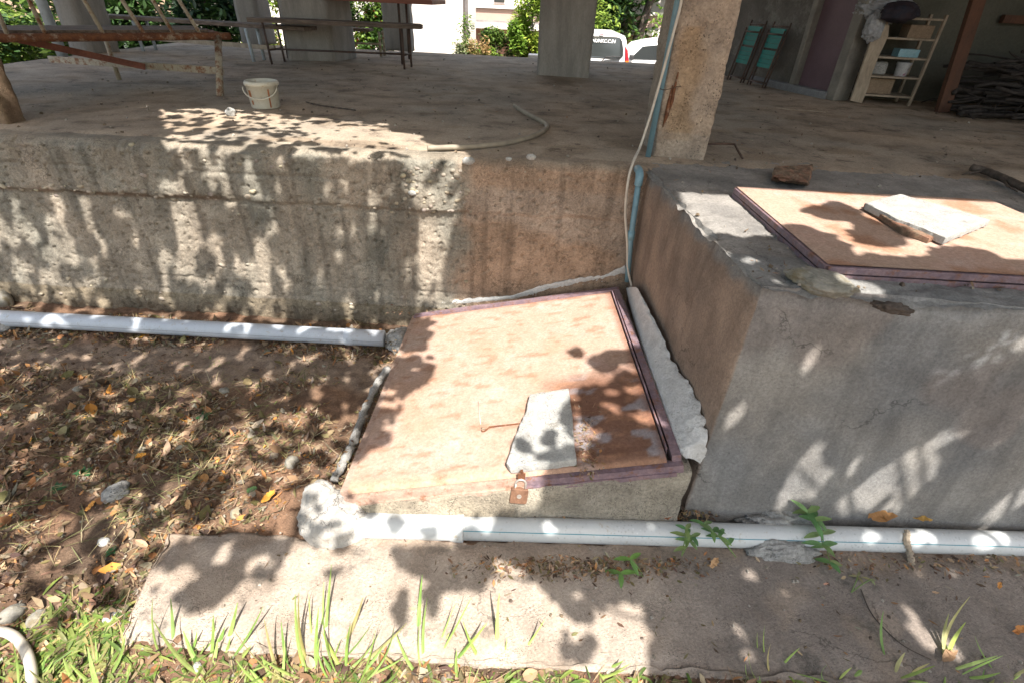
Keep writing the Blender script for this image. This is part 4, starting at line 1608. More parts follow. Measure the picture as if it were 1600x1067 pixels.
bench = thing('bench', 'long brown plank bench on thin dark legs in front of the table', 'bench', pz(530, 104, FZ))
L1, L2_ = pz(425, 101, FZ), pz(632, 109, FZ)
l1b, l2b = L1 + Vector((0.03, 0.30, 0)), L2_ + Vector((0.03, 0.26, 0))
bh = 0.43
tl = pyy(385, 27, L1.y)
tr = pyy(658, 43, L2_.y)
sz_ = FZ + bh
for a in (L1, l1b, L2_, l2b):
    leg_tube(a, Vector((a.x + (-0.02 if a in (L1, l1b) else 0.0), a.y, sz_)), 0.013, 'leg', M_darkmetal, bench)
kk = MB()
e1, e2 = Vector((tl.x, L1.y + 0.06, sz_ + 0.02)), Vector((tr.x, L2_.y + 0.06, sz_ + 0.02))
kk.beam(e1, e2, 0.17, 0.045)
kk.build('front_plank', M_wood, bench, bevel=0.004)
kk = MB()
kk.beam(e1 + Vector((0.05, 0.19, 0.004)), e2 + Vector((-0.06, 0.19, 0.004)), 0.16, 0.035)
kk.build('rear_plank', M_wood, bench, bevel=0.004)
kk = MB()
kk.tube([L1 + Vector((0, 0, 0.15)), l1b + Vector((0, 0, 0.15))], 0.011, 8)
kk.tube([L2_ + Vector((0, 0, 0.15)), l2b + Vector((0, 0, 0.15))], 0.011, 8)
kk.tube([L1.lerp(l1b, .5) + Vector((0, 0, 0.15)), L2_.lerp(l2b, .5) + Vector((0, 0, 0.15))], 0.011, 8)
kk.build('stretcher', M_darkmetal, bench, smooth=True)

tb = thing('table', 'red brown table top edge above the long brown bench', 'table', pz(540, 96, FZ) + Vector((0, 0.2, 0)))
ty = L2_.y + 0.42
tre = pyy(678, 4, ty - 0.05)
tle = Vector((tre.x - 2.1, ty + 0.05, tre.z))
kk = MB()
kk.beam(tle + Vector((0, 0.38, -0.005)), tre + Vector((0, 0.38, -0.005)), 0.80, 0.05)
kk.build('table_top', M_woodr, tb, bevel=0.004)
for x_, y_ in ((tle.x + 0.12, ty + 0.12), (tre.x - 0.46, ty + 0.06), (tle.x + 0.12, ty + 0.72), (tre.x - 0.50, ty + 0.66)):
    leg_tube(Vector((x_, y_, FZ)), Vector((x_, y_, tre.z - 0.02)), 0.016, 'leg', M_darkmetal, tb)

b3 = thing('bench', 'short bench with one pale leg seen behind the table', 'bench', pz(565, 101, FZ) + Vector((-0.1, 0, 0)))
q = pz(565, 101, FZ) + Vector((0, 0.95, 0))
kk = MB()
x0 = pyy(530, 45, q.y)
x1 = pyy(577, 48, q.y)
kk.beam(Vector((x0.x - 0.9, q.y + 0.1, x1.z)), Vector((x1.x, q.y + 0.1, x1.z)), 0.22, 0.035)
kk.build('seat', M_wood, b3)
for dx, dy in ((0, 0), (0, 0.2), (-1.1, 0), (-1.1, 0.2)):
    leg_tube(q + Vector((dx, dy, 0)), Vector((q.x + dx, q.y + dy, x1.z - 0.01)), 0.018, 'leg', M_rustpaint, b3)
kk = MB()
kk.tube([q + Vector((0, 0.1, 0.15)), q + Vector((-1.1, 0.1, 0.15))], 0.014, 8)
kk.build('stretcher', M_woodl, b3, smooth=True)

# long bench behind left with pale blue legs
b4 = thing('bench', 'long grey plank bench on pale blue legs left of the pillars', 'bench', pz(300, 92, FZ))
g1 = pz(397, 97, FZ)
zt = pyy(385, 45, g1.y).z
r1 = Vector((pyy(480, 36, g1.y + 0.05).x, g1.y + 0.12, zt + 0.02))
l1_ = pz(110, 22, zt + 0.02)
g2 = Vector((l1_.x + 0.35, l1_.y + 0.05, FZ))
kk = MB()
kk.beam(l1_, r1, 0.28, 0.04)
kk.build('seat', M_wood, b4, bevel=0.004)
dvb = (l1_ - r1).normalized()
g2 = Vector((r1.x, r1.y, FZ)) + Vector((dvb.x, dvb.y, 0)) * 2.5
for a in (g1, g1 + Vector((0.03, 0.22, 0)), g2 + Vector((0, -0.1, 0)), g2 + Vector((0.03, 0.12, 0))):
    leg_tube(a, Vector((a.x - 0.02, a.y, zt)), 0.020, 'leg', M_bluemetal, b4)
kk = MB()
kk.beam(Vector((g1.x + 0.25, g1.y + 0.1, FZ + 0.15)), g2 + Vector((0, 0, 0.15)), 0.03, 0.05)
kk.build('stretcher', M_woodl, b4)

# rusty iron bench frame in the left foreground of the floor
ib = thing('iron_bench', 'rusty iron bench frame with spindles and grey planks at upper left', 'bench', pz(345, 153, FZ))
RZ_ = FZ + 0.41
ra = pz(352, 57, RZ_)
rb_ = pz(-10, 60, RZ_)
rdv = (rb_ - ra).normalized()
rnv = Vector((rdv.y, -rdv.x, 0))
if rnv.y < 0:
    rnv = -rnv
end = ra + rdv * 2.6
kk = MB()
kk.tube([ra - rdv * 0.04, ra, rb_, end], 0.029, 12)
kk.build('near_rail', M_rust, ib, smooth=True)
kk = MB()
kk.tube([ra + rnv * 0.62, end + rnv * 0.62], 0.022, 12)
kk.tube([ra, ra + rnv * 0.62], 0.020, 12)
kk.build('far_rail', M_rust, ib, smooth=True)
for o_, w_ in ((0.11, 0.17), (0.30, 0.18), (0.49, 0.17)):
    kk = MB()
    kk.beam(ra + rnv * o_ + rdv * 0.12 + Vector((0, 0, 0.032)), end + rnv * o_ + Vector((0, 0, 0.032)), w_, 0.028)
    kk.build('plank', M_wood, ib, bevel=0.004)
q = pz(344, 152, FZ)
leg_tube(q, ra + rdv * 0.06, 0.028, 'leg', M_rustpaint, ib)
q2 = pz(187, 126, FZ)
leg_tube(q2, Vector((q2.x, q2.y + 0.0, RZ_)), 0.020, 'leg', M_rustpaint, ib)
q3 = q + rdv * 2.45
leg_tube(q3, end - rdv * 0.06, 0.022, 'leg', M_rustpaint, ib)
leg_tube(Vector((q2.x, q2.y, FZ)) + rdv * 1.5, Vector((q2.x, q2.y, RZ_)) + rdv * 1.5, 0.020, 'leg', M_rustpaint, ib)
kk = MB()
sa = q.lerp(ra, 0.42)
sb = pyy(78, 93, q2.y + 0.15)
kk.beam(sa, sb, 0.03, 0.055)
kk.build('stretcher', M_rustpaint, ib)
kk = MB()
da = pz(28, 62, RZ_ - 0.03)
db = pyy(226, 105, sa.lerp(sb, 0.42).y - 0.03)
kk.beam(da, db, 0.03, 0.05)
kk.build('brace', M_woodr, ib)
for xb_, xt_ in ((66, 45), (152, 131), (213, 190), (257, 238), (297, 279), (10, -12)):
    q = pz(xb_, 52, RZ_)
    t = (q - ra).dot(rdv)
    q = ra + rdv * t
    tp = pyy(xt_, 0, q.y - 0.02)
    dv_ = (tp - q).normalized()
    kk = MB()
    kk.tube([q, q + dv_ * 0.46], 0.015, 8)
    kk.build('spindle', M_rustpaint, ib, smooth=True)
kk = MB()
qq = ra + rdv * 0.0
tp = dv_ * 0.46
kk.tube([ra + rdv * 0.28 + tp, end + tp], 0.016, 8)
kk.build('top_rail', M_rust, ib, smooth=True)

# ------------------------------------------------------------------ bucket
bc = pz(416, 168, FZ)
sc_ = 0.118
bu = thing('bucket', 'dirty cream plastic bucket with rim and wire handle on the floor', 'bucket', bc)
kk = MB()
kk.lathe(bc + Vector((0, 0, 0.002)), [(0.001, 0), (sc_ * .86, 0), (sc_ * .88, .004), (sc_ * .97, 0.155), (sc_ * 1.05, 0.156), (sc_ * 1.06, 0.172), (sc_ * 1.0, 0.186), (sc_ * .94, 0.188), (sc_ * .92, 0.18), (sc_ * .82, 0.012), (0.001, 0.010)], 40)
kk.build('shell', M_bucket, bu, smooth=True)
kk = MB()
pts = []
for k in range(15):
    a = math.pi * k / 14
    pts.append(bc + Vector((-math.cos(a) * sc_ * 1.05 + 0.0, -0.055 - 0.075 * math.sin(a), 0.150 - 0.075 * math.sin(a))))
Rz = Matrix.Rotation(RAD(10), 3, 'Z')
pts = [bc + Rz @ (p - bc) for p in pts]
kk.tube(pts, 0.0045, 7)
kk.build('handle', M_bucket, bu, smooth=True)
kk = MB()
for a0, a1, z0, z1 in ((-48, -42, 0.012, 0.14), (-128, -114, 0.085, 0.13), (-122, -112, 0.03, 0.06)):
    n_ = 4
    vs = []
    for i_ in range(n_ + 1):
        a = RAD(lerp(a0, a1, i_ / n_))
        for z in (z0, z1):
            r_ = sc_ * lerp(.88, .97, z / 0.155) + 0.0015
            vs.append(bc + Vector((math.cos(a) * r_, math.sin(a) * r_, z)))
    kk.add(vs, [(2 * i_, 2 * i_ + 2, 2 * i_ + 3, 2 * i_ + 1) for i_ in range(n_)])
kk.build('rust_streak', M_bucketrust, bu)

# ------------------------------------------------------------------ hoses, cable, blue pipe, sticks


def spline(pts, n=8):
    out = []
    k = len(pts)
    for i in range(k - 1):
        p0, p1, p2, p3 = pts[max(i - 1, 0)], pts[i], pts[i + 1], pts[min(i + 2, k - 1)]
        for j in range(n):
            t = j / n
            out.append(0.5 * ((2 * p1) + (p2 - p0) * t + (2 * p0 - 5 * p1 + 4 * p2 - p3) * t * t + (3 * p1 - p0 - 3 * p2 + p3) * t * t * t))
    out.append(pts[-1])
    return out


hp_ = [pz(x, y, FZ + 0.020) for x, y in ((668, 232), (700, 231), (745, 229), (790, 224), (830, 214), (852, 203), (853, 194), (835, 184), (820, 176), (804, 166))]
b = MB()
b.tube(spline(hp_), 0.016, 12)
props(b.build('hose', M_hose, loc=hp_[3], smooth=True), 'dusty thick hose curling on the floor above the retaining wall', 'hose')
hp2 = [pz(x, y, -0.03) for x, y in ((-40, 1000), (-5, 986), (20, 992), (38, 1012), (47, 1035), (50, 1060), (48, 1100))]
b = MB()
b.tube(spline(hp2), 0.016, 12)
props(b.build('hose', M_cable, loc=hp2[3], smooth=True), 'cream hose end curving through the bottom left corner', 'hose')
stk = [pz(x, y, FZ + 0.008) for x, y in ((478, 160), (500, 165), (528, 169), (556, 173))]
b = MB()
b.tube(spline(stk), [0.004 + 0.001 * (i % 3) for i in range(25)], 7)
props(b.build('stick', M_bark, loc=stk[1]), 'thin dark stick on the shaded floor right of the bucket', 'stick')

# blue pipe on the pillar
bpp = thing('blue_pipe', 'blue plastic water pipe up the left side of the near pillar', 'pipe', pz(1010, 238, FZ))
f0 = pz(1009, 239, FZ)
f0 = Vector((fl_.x - 0.035, fl_.y - 0.03, FZ))
ftop = pyy(1064, 2, f0.y)
dv_ = Vector((0.012, 0, 1)).normalized()
kk = MB()
kk.tube([f0 - dv_ * 0.02, f0 + dv_ * 2.9], 0.017, 14)
kk.build('pipe', M_blue, bpp, smooth=True)
bp3 = thing('blue_pipe', 'short blue pipe with elbow in the corner below the near pillar', 'pipe', pyy(985, 395, 3.0))
e0 = pyy(1000, 273, 2.985)
e1_ = pyy(986, 370, 2.99)
e2_ = pyy(980, 440, 2.99)
kk = MB()
kk.tube(spline([e0 + Vector((0.0, 0.10, 0.004)), e0 + Vector((0, 0.03, 0.005)), e0 + Vector((0, 0.0, -0.02)), e0 + Vector((0, 0, -0.06))], 6), 0.023, 14)
kk.build('elbow', M_blue, bp3, smooth=True)
kk = MB()
kk.tube([e0 + Vector((0, 0, -0.05)), e1_, e2_], 0.017, 14)
kk.build('pipe', M_blue, bp3, smooth=True)
kk = MB()
dq = (e2_ - e0).normalized()
kk.tube([e1_ - dq * 0.035, e1_ + dq * 0.02], 0.021, 14)
kk.build('coupling', M_blue, bp3, smooth=True)
cbp = [(1067, -20), (1063, 10), (1050, 60), (1031, 130), (1015, 185), (1000, 230), (990, 252), (984, 275)]
cpts = [pyy(x, y, fl_.y - 0.075 + 0.0 * i) for i, (x, y) in enumerate(cbp[:5])]
cpts += [pyy(1000, 230, fl_.y - 0.10), pyy(990, 252, 3.06), pyy(982, 280, 2.99), pyy(977, 330, 2.985), pyy(980, 380, 2.985), pyy(981, 420, 2.98), pyy(987, 448, 2.96)]
b = MB()
b.tube(spline(cpts), 0.0075, 9)
props(b.build('cable', M_cable, loc=cpts[-1], smooth=True), 'cream cable running down the near pillar and over the wall edge', 'cable')
b = MB()
q = pyy(1043, 139, fl_.y - 0.07)
b.tube(spline([q + Vector((-0.05, 0.0, 0)), q + Vector((-0.02, -0.012, -0.006)), q + Vector((0.03, 0.0, 0.004)), q + Vector((0.06, 0.05, 0.004)), q + Vector((0.09, 0.064, 0.006))]), 0.0022, 6)
props(b.build('tie_wire', M_darkmetal, loc=q), 'thin black wire tying cable and blue pipe to the near pillar', 'wire')
rp = [pz(1105, 226, FZ + 0.05), pz(1128, 225, FZ + 0.05), pz(1148, 226, FZ + 0.045), pz(1153, 236, FZ + 0.03), pz(1160, 248, FZ + 0.006)]
b = MB()
b.tube(rp, 0.007, 8)
props(b.build('bent_rebar', M_darkmetal, loc=rp[2], smooth=True), 'bent dark iron bar sticking out right of the near pillar', 'rebar')
lg = [pz(x, y, FZ + h) for x, y, h in ((1518, 262, .04), (1540, 268, .03), (1565, 278, .03), (1600, 294, .03), (1640, 312, .03))]
b = MB()
b.tube(spline(lg), 0.021, 10, jit=0.06)
b.tube([lg[1], pz(1520, 270, FZ + 0.02), pz(1504, 273, FZ + 0.012)], [0.008, 0.006, 0.004], 7)
b.tube([lg[2], pz(1575, 292, FZ + 0.02), pz(1590, 300, FZ + 0.02)], [0.008, 0.007, 0.004], 7)
props(b.build('stick', M_bark, loc=lg[1], smooth=True), 'forked grey branch lying on the floor at the right border', 'stick')
tw = [pz(x, y, FZ + 0.006) for x, y in ((1214, 169), (1235, 172), (1258, 173), (1290, 176))]
b = MB()
b.tube(spline(tw), 0.0035, 6)
props(b.build('stick', M_woodl, loc=tw[1]), 'thin pale twig on the floor in front of the mauve door', 'stick')

# ------------------------------------------------------------------ vegetation helpers


def leafpoly(mb, p, d, up, L, Wd, col, fold=0.15, n=4, curl=0.0):
    """a leaf or blade: strip of quads from p along d"""
    d = d.normalized()
    s = d.cross(up)
    if s.length < 1e-3:
        s = d.orthogonal()
    s.normalize()
    u = s.cross(d)
    vs = []
    for i in range(n + 1):
        t = i / n
        w = Wd * math.sin(math.pi * min(0.97, 0.12 + 0.86 * t)) ** 0.8 if n > 1 else Wd
        c = p + d * L * t + u * (curl * L * t * t)
        vs += [c - s * w / 2 + u * fold * w * 0.5, c, c + s * w / 2 + u * fold * w * 0.5]
    fs = []
    for i in range(n):
        a = i * 3
        fs += [(a, a + 1, a + 4, a + 3), (a + 1, a + 2, a + 5, a + 4)]
    mb.add(vs, fs, 0, col)


def rv(r=random):
    while True:
        v = Vector((r.uniform(-1, 1), r.uniform(-1, 1), r.uniform(-1, 1)))
        if 0.05 < v.length < 1:
            return v.normalized()


def jc(c, j=0.25, r=random):
    k = 1 + r.uniform(-j, j)
    return (c[0] * k * (1 + r.uniform(-.1, .1)), c[1] * k, c[2] * k * (1 + r.uniform(-.1, .1)))


def crown(mb, c, rad, n, size, pal, r, lumps=9):
    """uneven crown: leaves gathered in clumps spread through the volume"""
    cl_ = []
    for i in range(lumps):
        d = rv(r)
        k = r.uniform(0.3, 0.95)
        cl_.append((Vector((c[0] + d.x * rad[0] * k, c[1] + d.y * rad[1] * k, c[2] + d.z * rad[2] * k)), r.uniform(0.28, 0.5), r.choice(pal)))
    for i in range(n):
        q, s, colr = r.choice(cl_)
        d = rv(r) * (r.random() ** 0.5) * s
        p = q + Vector((d.x * rad[0], d.y * rad[1], d.z * rad[2]))
        dd_ = rv(r)
        dd_.z = dd_.z * 0.5 - 0.2
        L_ = size * r.uniform(0.6, 1.3)
        leafpoly(mb, p, dd_, (Vector((0, 0, 1)) + rv(r) * 0.6), L_, L_ * r.uniform(0.45, 0.65), jc(colr if r.random() < .8 else r.choice(pal), 0.3, r), n=2)
    return cl_


def tree(name, label, cat, base, crowns, n, size, pal, trunk_r=0.08, seed=1, group=None):
    r = random.Random(seed)
    t = thing(name, label, cat, base, group)
    mb = MB()
    tk = MB()
    base = Vector(base)
    for c, rad in crowns:
        cl_ = crown(mb, c, rad, n // len(crowns), size, pal, r)
        mid = base.lerp(Vector(c), 0.5) + Vector((r.uniform(-.1, .1), r.uniform(-.1, .1), 0))
        tk.tube([base, mid, Vector(c)], [trunk_r, trunk_r * 0.7, trunk_r * 0.35], 8)
        for q, s, _ in cl_[:5]:
            tk.tube([mid.lerp(Vector(c), r.random()), q], [trunk_r * 0.3, trunk_r * 0.08], 5)
    mb.build('crown', M_leaf, t)
    tk.build('trunk', M_bark, t, smooth=True)
    return t


G_dark = [(0.03, 0.075, 0.02), (0.045, 0.10, 0.025), (0.06, 0.13, 0.03), (0.025, 0.06, 0.03)]
G_mid = [(0.07, 0.15, 0.03), (0.10, 0.19, 0.035), (0.05, 0.11, 0.03), (0.13, 0.22, 0.04)]
G_lime = [(0.22, 0.34, 0.05), (0.28, 0.40, 0.07), (0.16, 0.28, 0.04), (0.34, 0.42, 0.10)]
G_dry = [(0.32, 0.22, 0.10), (0.25, 0.20, 0.08), (0.16, 0.2, 0.06), (0.36, 0.26, 0.12)]
GZ = -0.6


def at(px, y):
    """x coordinate seen at image column px at distance y, near the top of the picture"""
    return pyy(px, 40, y).x


tree('broadleaf_tree', 'dark leafy tree behind the iron bench and benches', 'tree', (at(230, 11), 11, GZ), [((at(170, 11), 11, 1.2), (1.3, .9, 1.6)), ((at(260, 11.3), 11.3, 1.0), (1.5, .9, 1.5)), ((at(345, 11), 11, 1.1), (1.2, .8, 1.4))], 11000, 0.13, G_dark, 0.12, 11)
tree('shrub', 'bright green bush at the left border past the floor edge', 'bush', (-7.6, 6.6, GZ), [((-7.4, 6.5, 0.9), (1.0, .9, 1.3)), ((-6.9, 7.6, 0.7), (.8, .8, 1.1)), ((-8.3, 8.0, 1.0), (1.2, .9, 1.3))], 9000, 0.10, G_lime + G_mid, 0.05, 12)
tree('shrub', 'green bush with reddish berries right of the wide bench pillar', 'bush', (at(575, 13), 13, GZ), [((at(570, 13), 13, 1.0), (.8, .5, 1.2))], 9000, 0.09, G_lime + G_mid + [(0.45, 0.12, 0.05)], 0.03, 13)
tree('shrub', 'sunlit bush seen through the gap left of the wide bench pillar', 'bush', (at(425, 13), 13, GZ), [((at(425, 13), 13, 1.0), (.7, .5, 1.2))], 7000, 0.09, G_lime + [(0.4, 0.25, 0.08)], 0.03, 14)
tree('shrub', 'thin greyish shrub in front of the white wall corner', 'bush', (at(722, 12.7), 12.7, GZ), [((at(722, 12.7), 12.7, 0.85), (.45, .3, .62))], 2600, 0.06, G_lime + [(0.28, 0.33, 0.18), (0.35, 0.36, 0.22)], 0.014, 15)
tree('shrub', 'dry straw coloured shrub below the balcony', 'bush', (at(746, 12.6), 12.6, GZ), [((at(746, 12.6), 12.6, 0.70), (.28, .3, .45))], 2400, 0.055, [(0.55, 0.40, 0.2), (0.5, 0.34, 0.16), (0.4, 0.36, 0.15)], 0.014, 16)
tree('shrub', 'mid green shrub between straw shrub and lime tree', 'bush', (at(776, 12.8), 12.8, GZ), [((at(778, 12.8), 12.8, 0.85), (.6, .35, .65))], 5000, 0.06, G_mid + G_lime, 0.02, 17)
tree('small_tree', 'lime green young tree beside the wide pillar left of the van', 'tree', (at(822, 12.9), 12.9, GZ), [((at(832, 12.9), 12.9, 1.55), (.60, .4, .75)), ((at(812, 12.9), 12.9, 0.95), (.5, .4, .6))], 8000, 0.075, [(0.28, 0.42, 0.05), (0.35, 0.46, 0.07), (0.2, 0.34, 0.05)], 0.03, 18)
tree('broadleaf_tree', 'tall dark green tree behind the parked van', 'tree', (at(985, 19), 19, GZ), [((at(965, 19), 19, 2.6), (2.2, 1.2, 2.2)), ((at(1020, 19), 19, 2.8), (2.2, 1.2, 2.2)), ((at(905, 19), 19, 2.4), (1.6, 1.2, 2.0))], 11000, 0.18, G_dark + G_mid, 0.2, 19)
tree('shrub', 'bright green hedge right behind the parked van', 'bush', (at(1010, 16.5), 16.5, GZ), [((at(1005, 16.5), 16.5, 0.5), (1.5, .6, 1.25)), ((at(955, 16.5), 16.5, 0.4), (1.3, .6, 1.2))], 7000, 0.11, G_lime + G_mid, 0.06, 20)
tree('broadleaf_tree', 'dense dark tree far left past the pillar', 'tree', (-13, 13, GZ), [((-12.5, 13, 2.0), (3, 2, 2.6)), ((-9.5, 14, 1.8), (2.5, 2, 2.4))], 6000, 0.2, G_mid + G_dark, 0.2, 21)

# ------------------------------------------------------------------ houses behind
h1 = thing('house', 'plain white house wall with downpipe in bright sun', 'house', (at(600, 16), 16, GZ))
kk = MB()
xr = at(732, 16)
kk.box((xr - 4.0, 16.9, 2.9), (8.0, 1.8, 7.0))
kk.build('wall', M_plaster, h1)
kk = MB()
kk.tube([(xr - 0.06, 15.93, -0.6), (xr - 0.06, 15.93, 6.3)], 0.06, 10)
kk.build('downpipe', M_greytrim, h1, smooth=True)
kk = MB()
kk.box((xr - 4.0, 16.9, 6.55), (8.5, 2.3, 0.3))
kk.build('roof', M_greytrim, h1)
h2 = thing('house', 'white house with pinkish balcony front and small window', 'house', (at(800, 20), 20, GZ))
x2 = at(738, 20)


def zy(py_, y, px=780):
    return pyy(px, py_, y).z


kk = MB()
kk.box((x2 + 5.4, 22.6, 2.9), (12.0, 5.0, 7.0))
kk.build('wall', M_plaster, h2)


def strip(y0, y1, yy, dep, m, nm, px1=860):
    z1, z0 = zy(y0, yy), zy(y1, yy)
    k = MB()
    k.box((x2 + 3.4, yy + dep / 2, (z0 + z1) / 2), (7.0, dep, abs(z1 - z0)))
    return k.build(nm, m, h2)


strip(9, 14, 19.3, 0.10, M_plaster, 'balcony_cap')
strip(12, 15, 19.36, 0.04, M_greytrim, 'balcony_shadow_gap')
strip(15, 33, 19.38, 0.5, M_pinkwall, 'balcony_front')
strip(33, 37, 19.36, 0.5, M_greytrim, 'balcony_edge')
strip(37, 46, 19.30, 0.6, M_plaster, 'balcony_slab')
strip(46, 100, 19.9, 0.1, M_brownwall, 'ground_floor_wall')
wz1, wz0 = zy(-8, 20.0), zy(7, 20.0)
kk = MB()
wxa, wxb = at(769, 20), at(790, 20)
kk.box(((wxa + wxb) / 2, 20.08, (wz0 + wz1) / 2), (wxb - wxa, 0.06, wz1 - wz0))
wnd = kk.build('window', M_white, h2)
kk = MB()
kk.box(((wxa + wxb) / 2, 20.04, (wz0 + wz1) / 2 + 0.02), (wxb - wxa - 0.1, 0.04, (wz1 - wz0) * 0.8))
kk.build('pane', M_carglass, wnd)
kk = MB()
a = pyy(837, 74, 10.9)
kk.box((a.x + 0.05, 11.0, 0.2), (0.35, 0.3, 1.5))
props(kk.build('gate_post', M_plaster, loc=(a.x, 11, GZ), bevel=0.01), 'low white gate post left of the wide pillar', 'post')

# ------------------------------------------------------------------ van
vy = 12.6
vr = pyy(984, 95, vy).x
VW = 1.75
vz0 = -0.6
vzt = pyy(960, 49.5, vy + 1.6).z
van = thing('van', 'parked white van seen from behind past the wide pillar', 'van', (vr - VW / 2, vy + 2, vz0))
vc = vr - VW / 2
print('VAN', vr, vzt)


def vsec(y, hw_b, hw_t, zt, zb=vz0 + 0.28, zs=None):
    """cross-section loop of the body at y"""
    zs = zs or lerp(zb, zt, 0.52)
    return [Vector((vc + s * x, y, z)) for s, lst in ((-1, [(hw_b * 0.93, zb), (hw_b, zb + 0.12), (hw_b, zs), (lerp(hw_b, hw_t, 0.6), lerp(zs, zt, 0.6)), (hw_t, zt - 0.09), (hw_t - 0.03, zt - 0.02), (hw_t - 0.12, zt)]),
                                                     (1, [(hw_t - 0.12, zt), (hw_t - 0.03, zt - 0.02), (hw_t, zt - 0.09), (lerp(hw_b, hw_t, 0.6), lerp(zs, zt, 0.6)), (hw_b, zs), (hw_b, zb + 0.12), (hw_b * 0.93, zb)])) for x, z in lst]


secs = [vsec(vy + 0.10, VW / 2 - 0.02, VW / 2 - 0.11, vzt - 0.02), vsec(vy + 0.3, VW / 2, VW / 2 - 0.10, vzt), vsec(vy + 2.2, VW / 2, VW / 2 - 0.12, vzt), vsec(vy + 2.9, VW / 2, VW / 2 - 0.14, vzt - 0.06),
        vsec(vy + 3.5, VW / 2, VW / 2 - 0.1, vzt - 0.75), vsec(vy + 4.1, VW / 2 - 0.08, VW / 2 - 0.2, vzt - 0.95)]
# slanting tail: the lower half of the rear stands further back towards the viewer
kk = MB()
n_ = len(secs[0])
s0 = [Vector((v.x, v.y - 0.10 * sstep(vzt, vzt - 0.9, v.z), v.z)) for v in secs[0]]
vs = s0 + [v for s in secs[1:] for v in s]
fs = []
for i in range(len(secs) - 1):
    for k in range(n_):
        k2 = (k + 1) % n_
        fs.append((i * n_ + k, i * n_ + k2, (i + 1) * n_ + k2, (i + 1) * n_ + k))
fs += [tuple(range(n_ - 1, -1, -1)), tuple((len(secs) - 1) * n_ + k for k in range(n_))]
kk.add(vs, fs)
kk.build('body', M_carw, van, fix=True, bevel=0.015)


def rearpt(px, py_, off=0.0):
    """point on the rear door surface"""
    y = vy + 0.05
    for _ in range(4):
        p = pyy(px, py_, y)
        y = vy + 0.10 - 0.10 * sstep(vzt, vzt - 0.9, p.z) - off
    return pyy(px, py_, y)


kk = MB()
wr = [(973.5, 88), (974, 78), (972, 65), (969, 60), (963, 58.5)]
R_ = [rearpt(x, y, 0.012) for x, y in wr]
Lm = [Vector((2 * vc - p.x, p.y, p.z)) for p in reversed(R_)]
lowR = rearpt(969, 92, 0.012)
lowL = Vector((2 * vc - lowR.x, lowR.y, lowR.z - 0.0))
poly = R_ + Lm + [lowL, lowR]
kk.prism(poly, (0, -1, 0), 0.012)
rw_ = kk.build('rear_window', M_carglass, van, fix=True)
kk = MB()
kk.tube([rearpt(936, 101, 0.04), rearpt(946, 90, 0.05), rearpt(957, 89, 0.05), rearpt(970, 90, 0.04)], 0.012, 8)
kk.build('wiper', M_black, van, smooth=True)
tl_ = [(977.5, 73), (981.5, 80), (982.8, 93), (982.8, 96), (978, 96), (977.8, 85)]
for sgn in (1, -1):
    kk = MB()
    P = [rearpt(x - 0.6, y, 0.02) for x, y in tl_]
    if sgn < 0:
        P = [Vector((2 * vc - p.x, p.y, p.z)) for p in P]
    kk.prism(P, (0, -1, 0), 0.03)
    tli = kk.build('tail_light', M_redlamp, van, fix=True)
    kk = MB()
    P = [rearpt(x - 0.6, y, 0.024) for x, y in ((978, 96), (982.8, 96), (982.8, 104), (978.4, 104))]
    if sgn < 0:
        P = [Vector((2 * vc - p.x, p.y, p.z)) for p in P]
    kk.prism(P, (0, -1, 0), 0.03)
    kk.build('indicator', M_orlamp, tli, fix=True)
kk = MB()
a = rearpt(940, 54, 0.012)
kk.box(a, (0.09, 0.02, 0.018))
kk.build('brake_light', M_redlamp, van)
kk = MB()
kk.box((vc, vy - 0.05, vz0 + 0.42), (VW - 0.05, 0.14, 0.22))
kk.build('bumper', M_black, van, bevel=0.03)
kk = MB()
kk.box((vc, vy - 0.012, vz0 + 0.80), (0.5, 0.012, 0.11))
kk.build('number_plate', M_white, van)
for sx in (-1, 1):
    for yy_ in (vy + 0.75, vy + 3.35):
        kk = MB()
        kk.lathe((vc + sx * (VW / 2 - 0.10), yy_, vz0 + 0.31), [(0.17, -0.1), (0.29, -0.1), (0.31, -0.08), (0.31, 0.08), (0.29, 0.1), (0.17, 0.1)], 26, axis=Euler((0, RAD(90), 0)).to_matrix())
        kk.lathe((vc + sx * (VW / 2 - 0.10), yy_, vz0 + 0.31), [(0.001, 0.08 * sx), (0.17, 0.07 * sx), (0.17, 0.1 * sx)], 26, axis=Euler((0, RAD(90), 0)).to_matrix())
        kk.build('wheel', M_tyre, van)
for sx in (-1, 1):
    kk = MB()
    x_ = vc + sx * (VW / 2 - 0.045)
    kk.box((x_, vy + 2.45, vzt - 0.42), (0.03, 0.85, 0.42), Euler((0, RAD(-sx * 8), 0)))
    kk.build('side_window', M_carglass, van)


def lettering(txt, size, p, R, m, parent, name, squeeze=1.0, shear=0.0):
    cu_ = bpy.data.curves.new(name, 'FONT')
    cu_.body = txt
    cu_.size = size
    cu_.extrude = 0.001
    cu_.offset = size * 0.03
    cu_.shear = shear
    tmp = bpy.data.objects.new(name + '_tmp', cu_)
    COL.objects.link(tmp)
    bpy.context.view_layer.update()
    me = bpy.data.meshes.new_from_object(tmp.evaluated_get(bpy.context.evaluated_depsgraph_get()))
    bpy.data.objects.remove(tmp)
    for v in me.vertices:
        v.co = R @ Vector((v.co.x * squeeze, v.co.y, v.co.z)) + (p - origin(parent))
    me.materials.clear()
    me.materials.append(m)
    o = bpy.data.objects.new(name, me)
    o.parent = parent
    COL.objects.link(o)
    return o


a = rearpt(919, 66, 0.03)
lettering('.ANUNKC.C.IN', 0.088, a, Euler((RAD(84), 0, RAD(0))).to_matrix(), M_white, rw_, 'lettering', 0.97, 0.15)

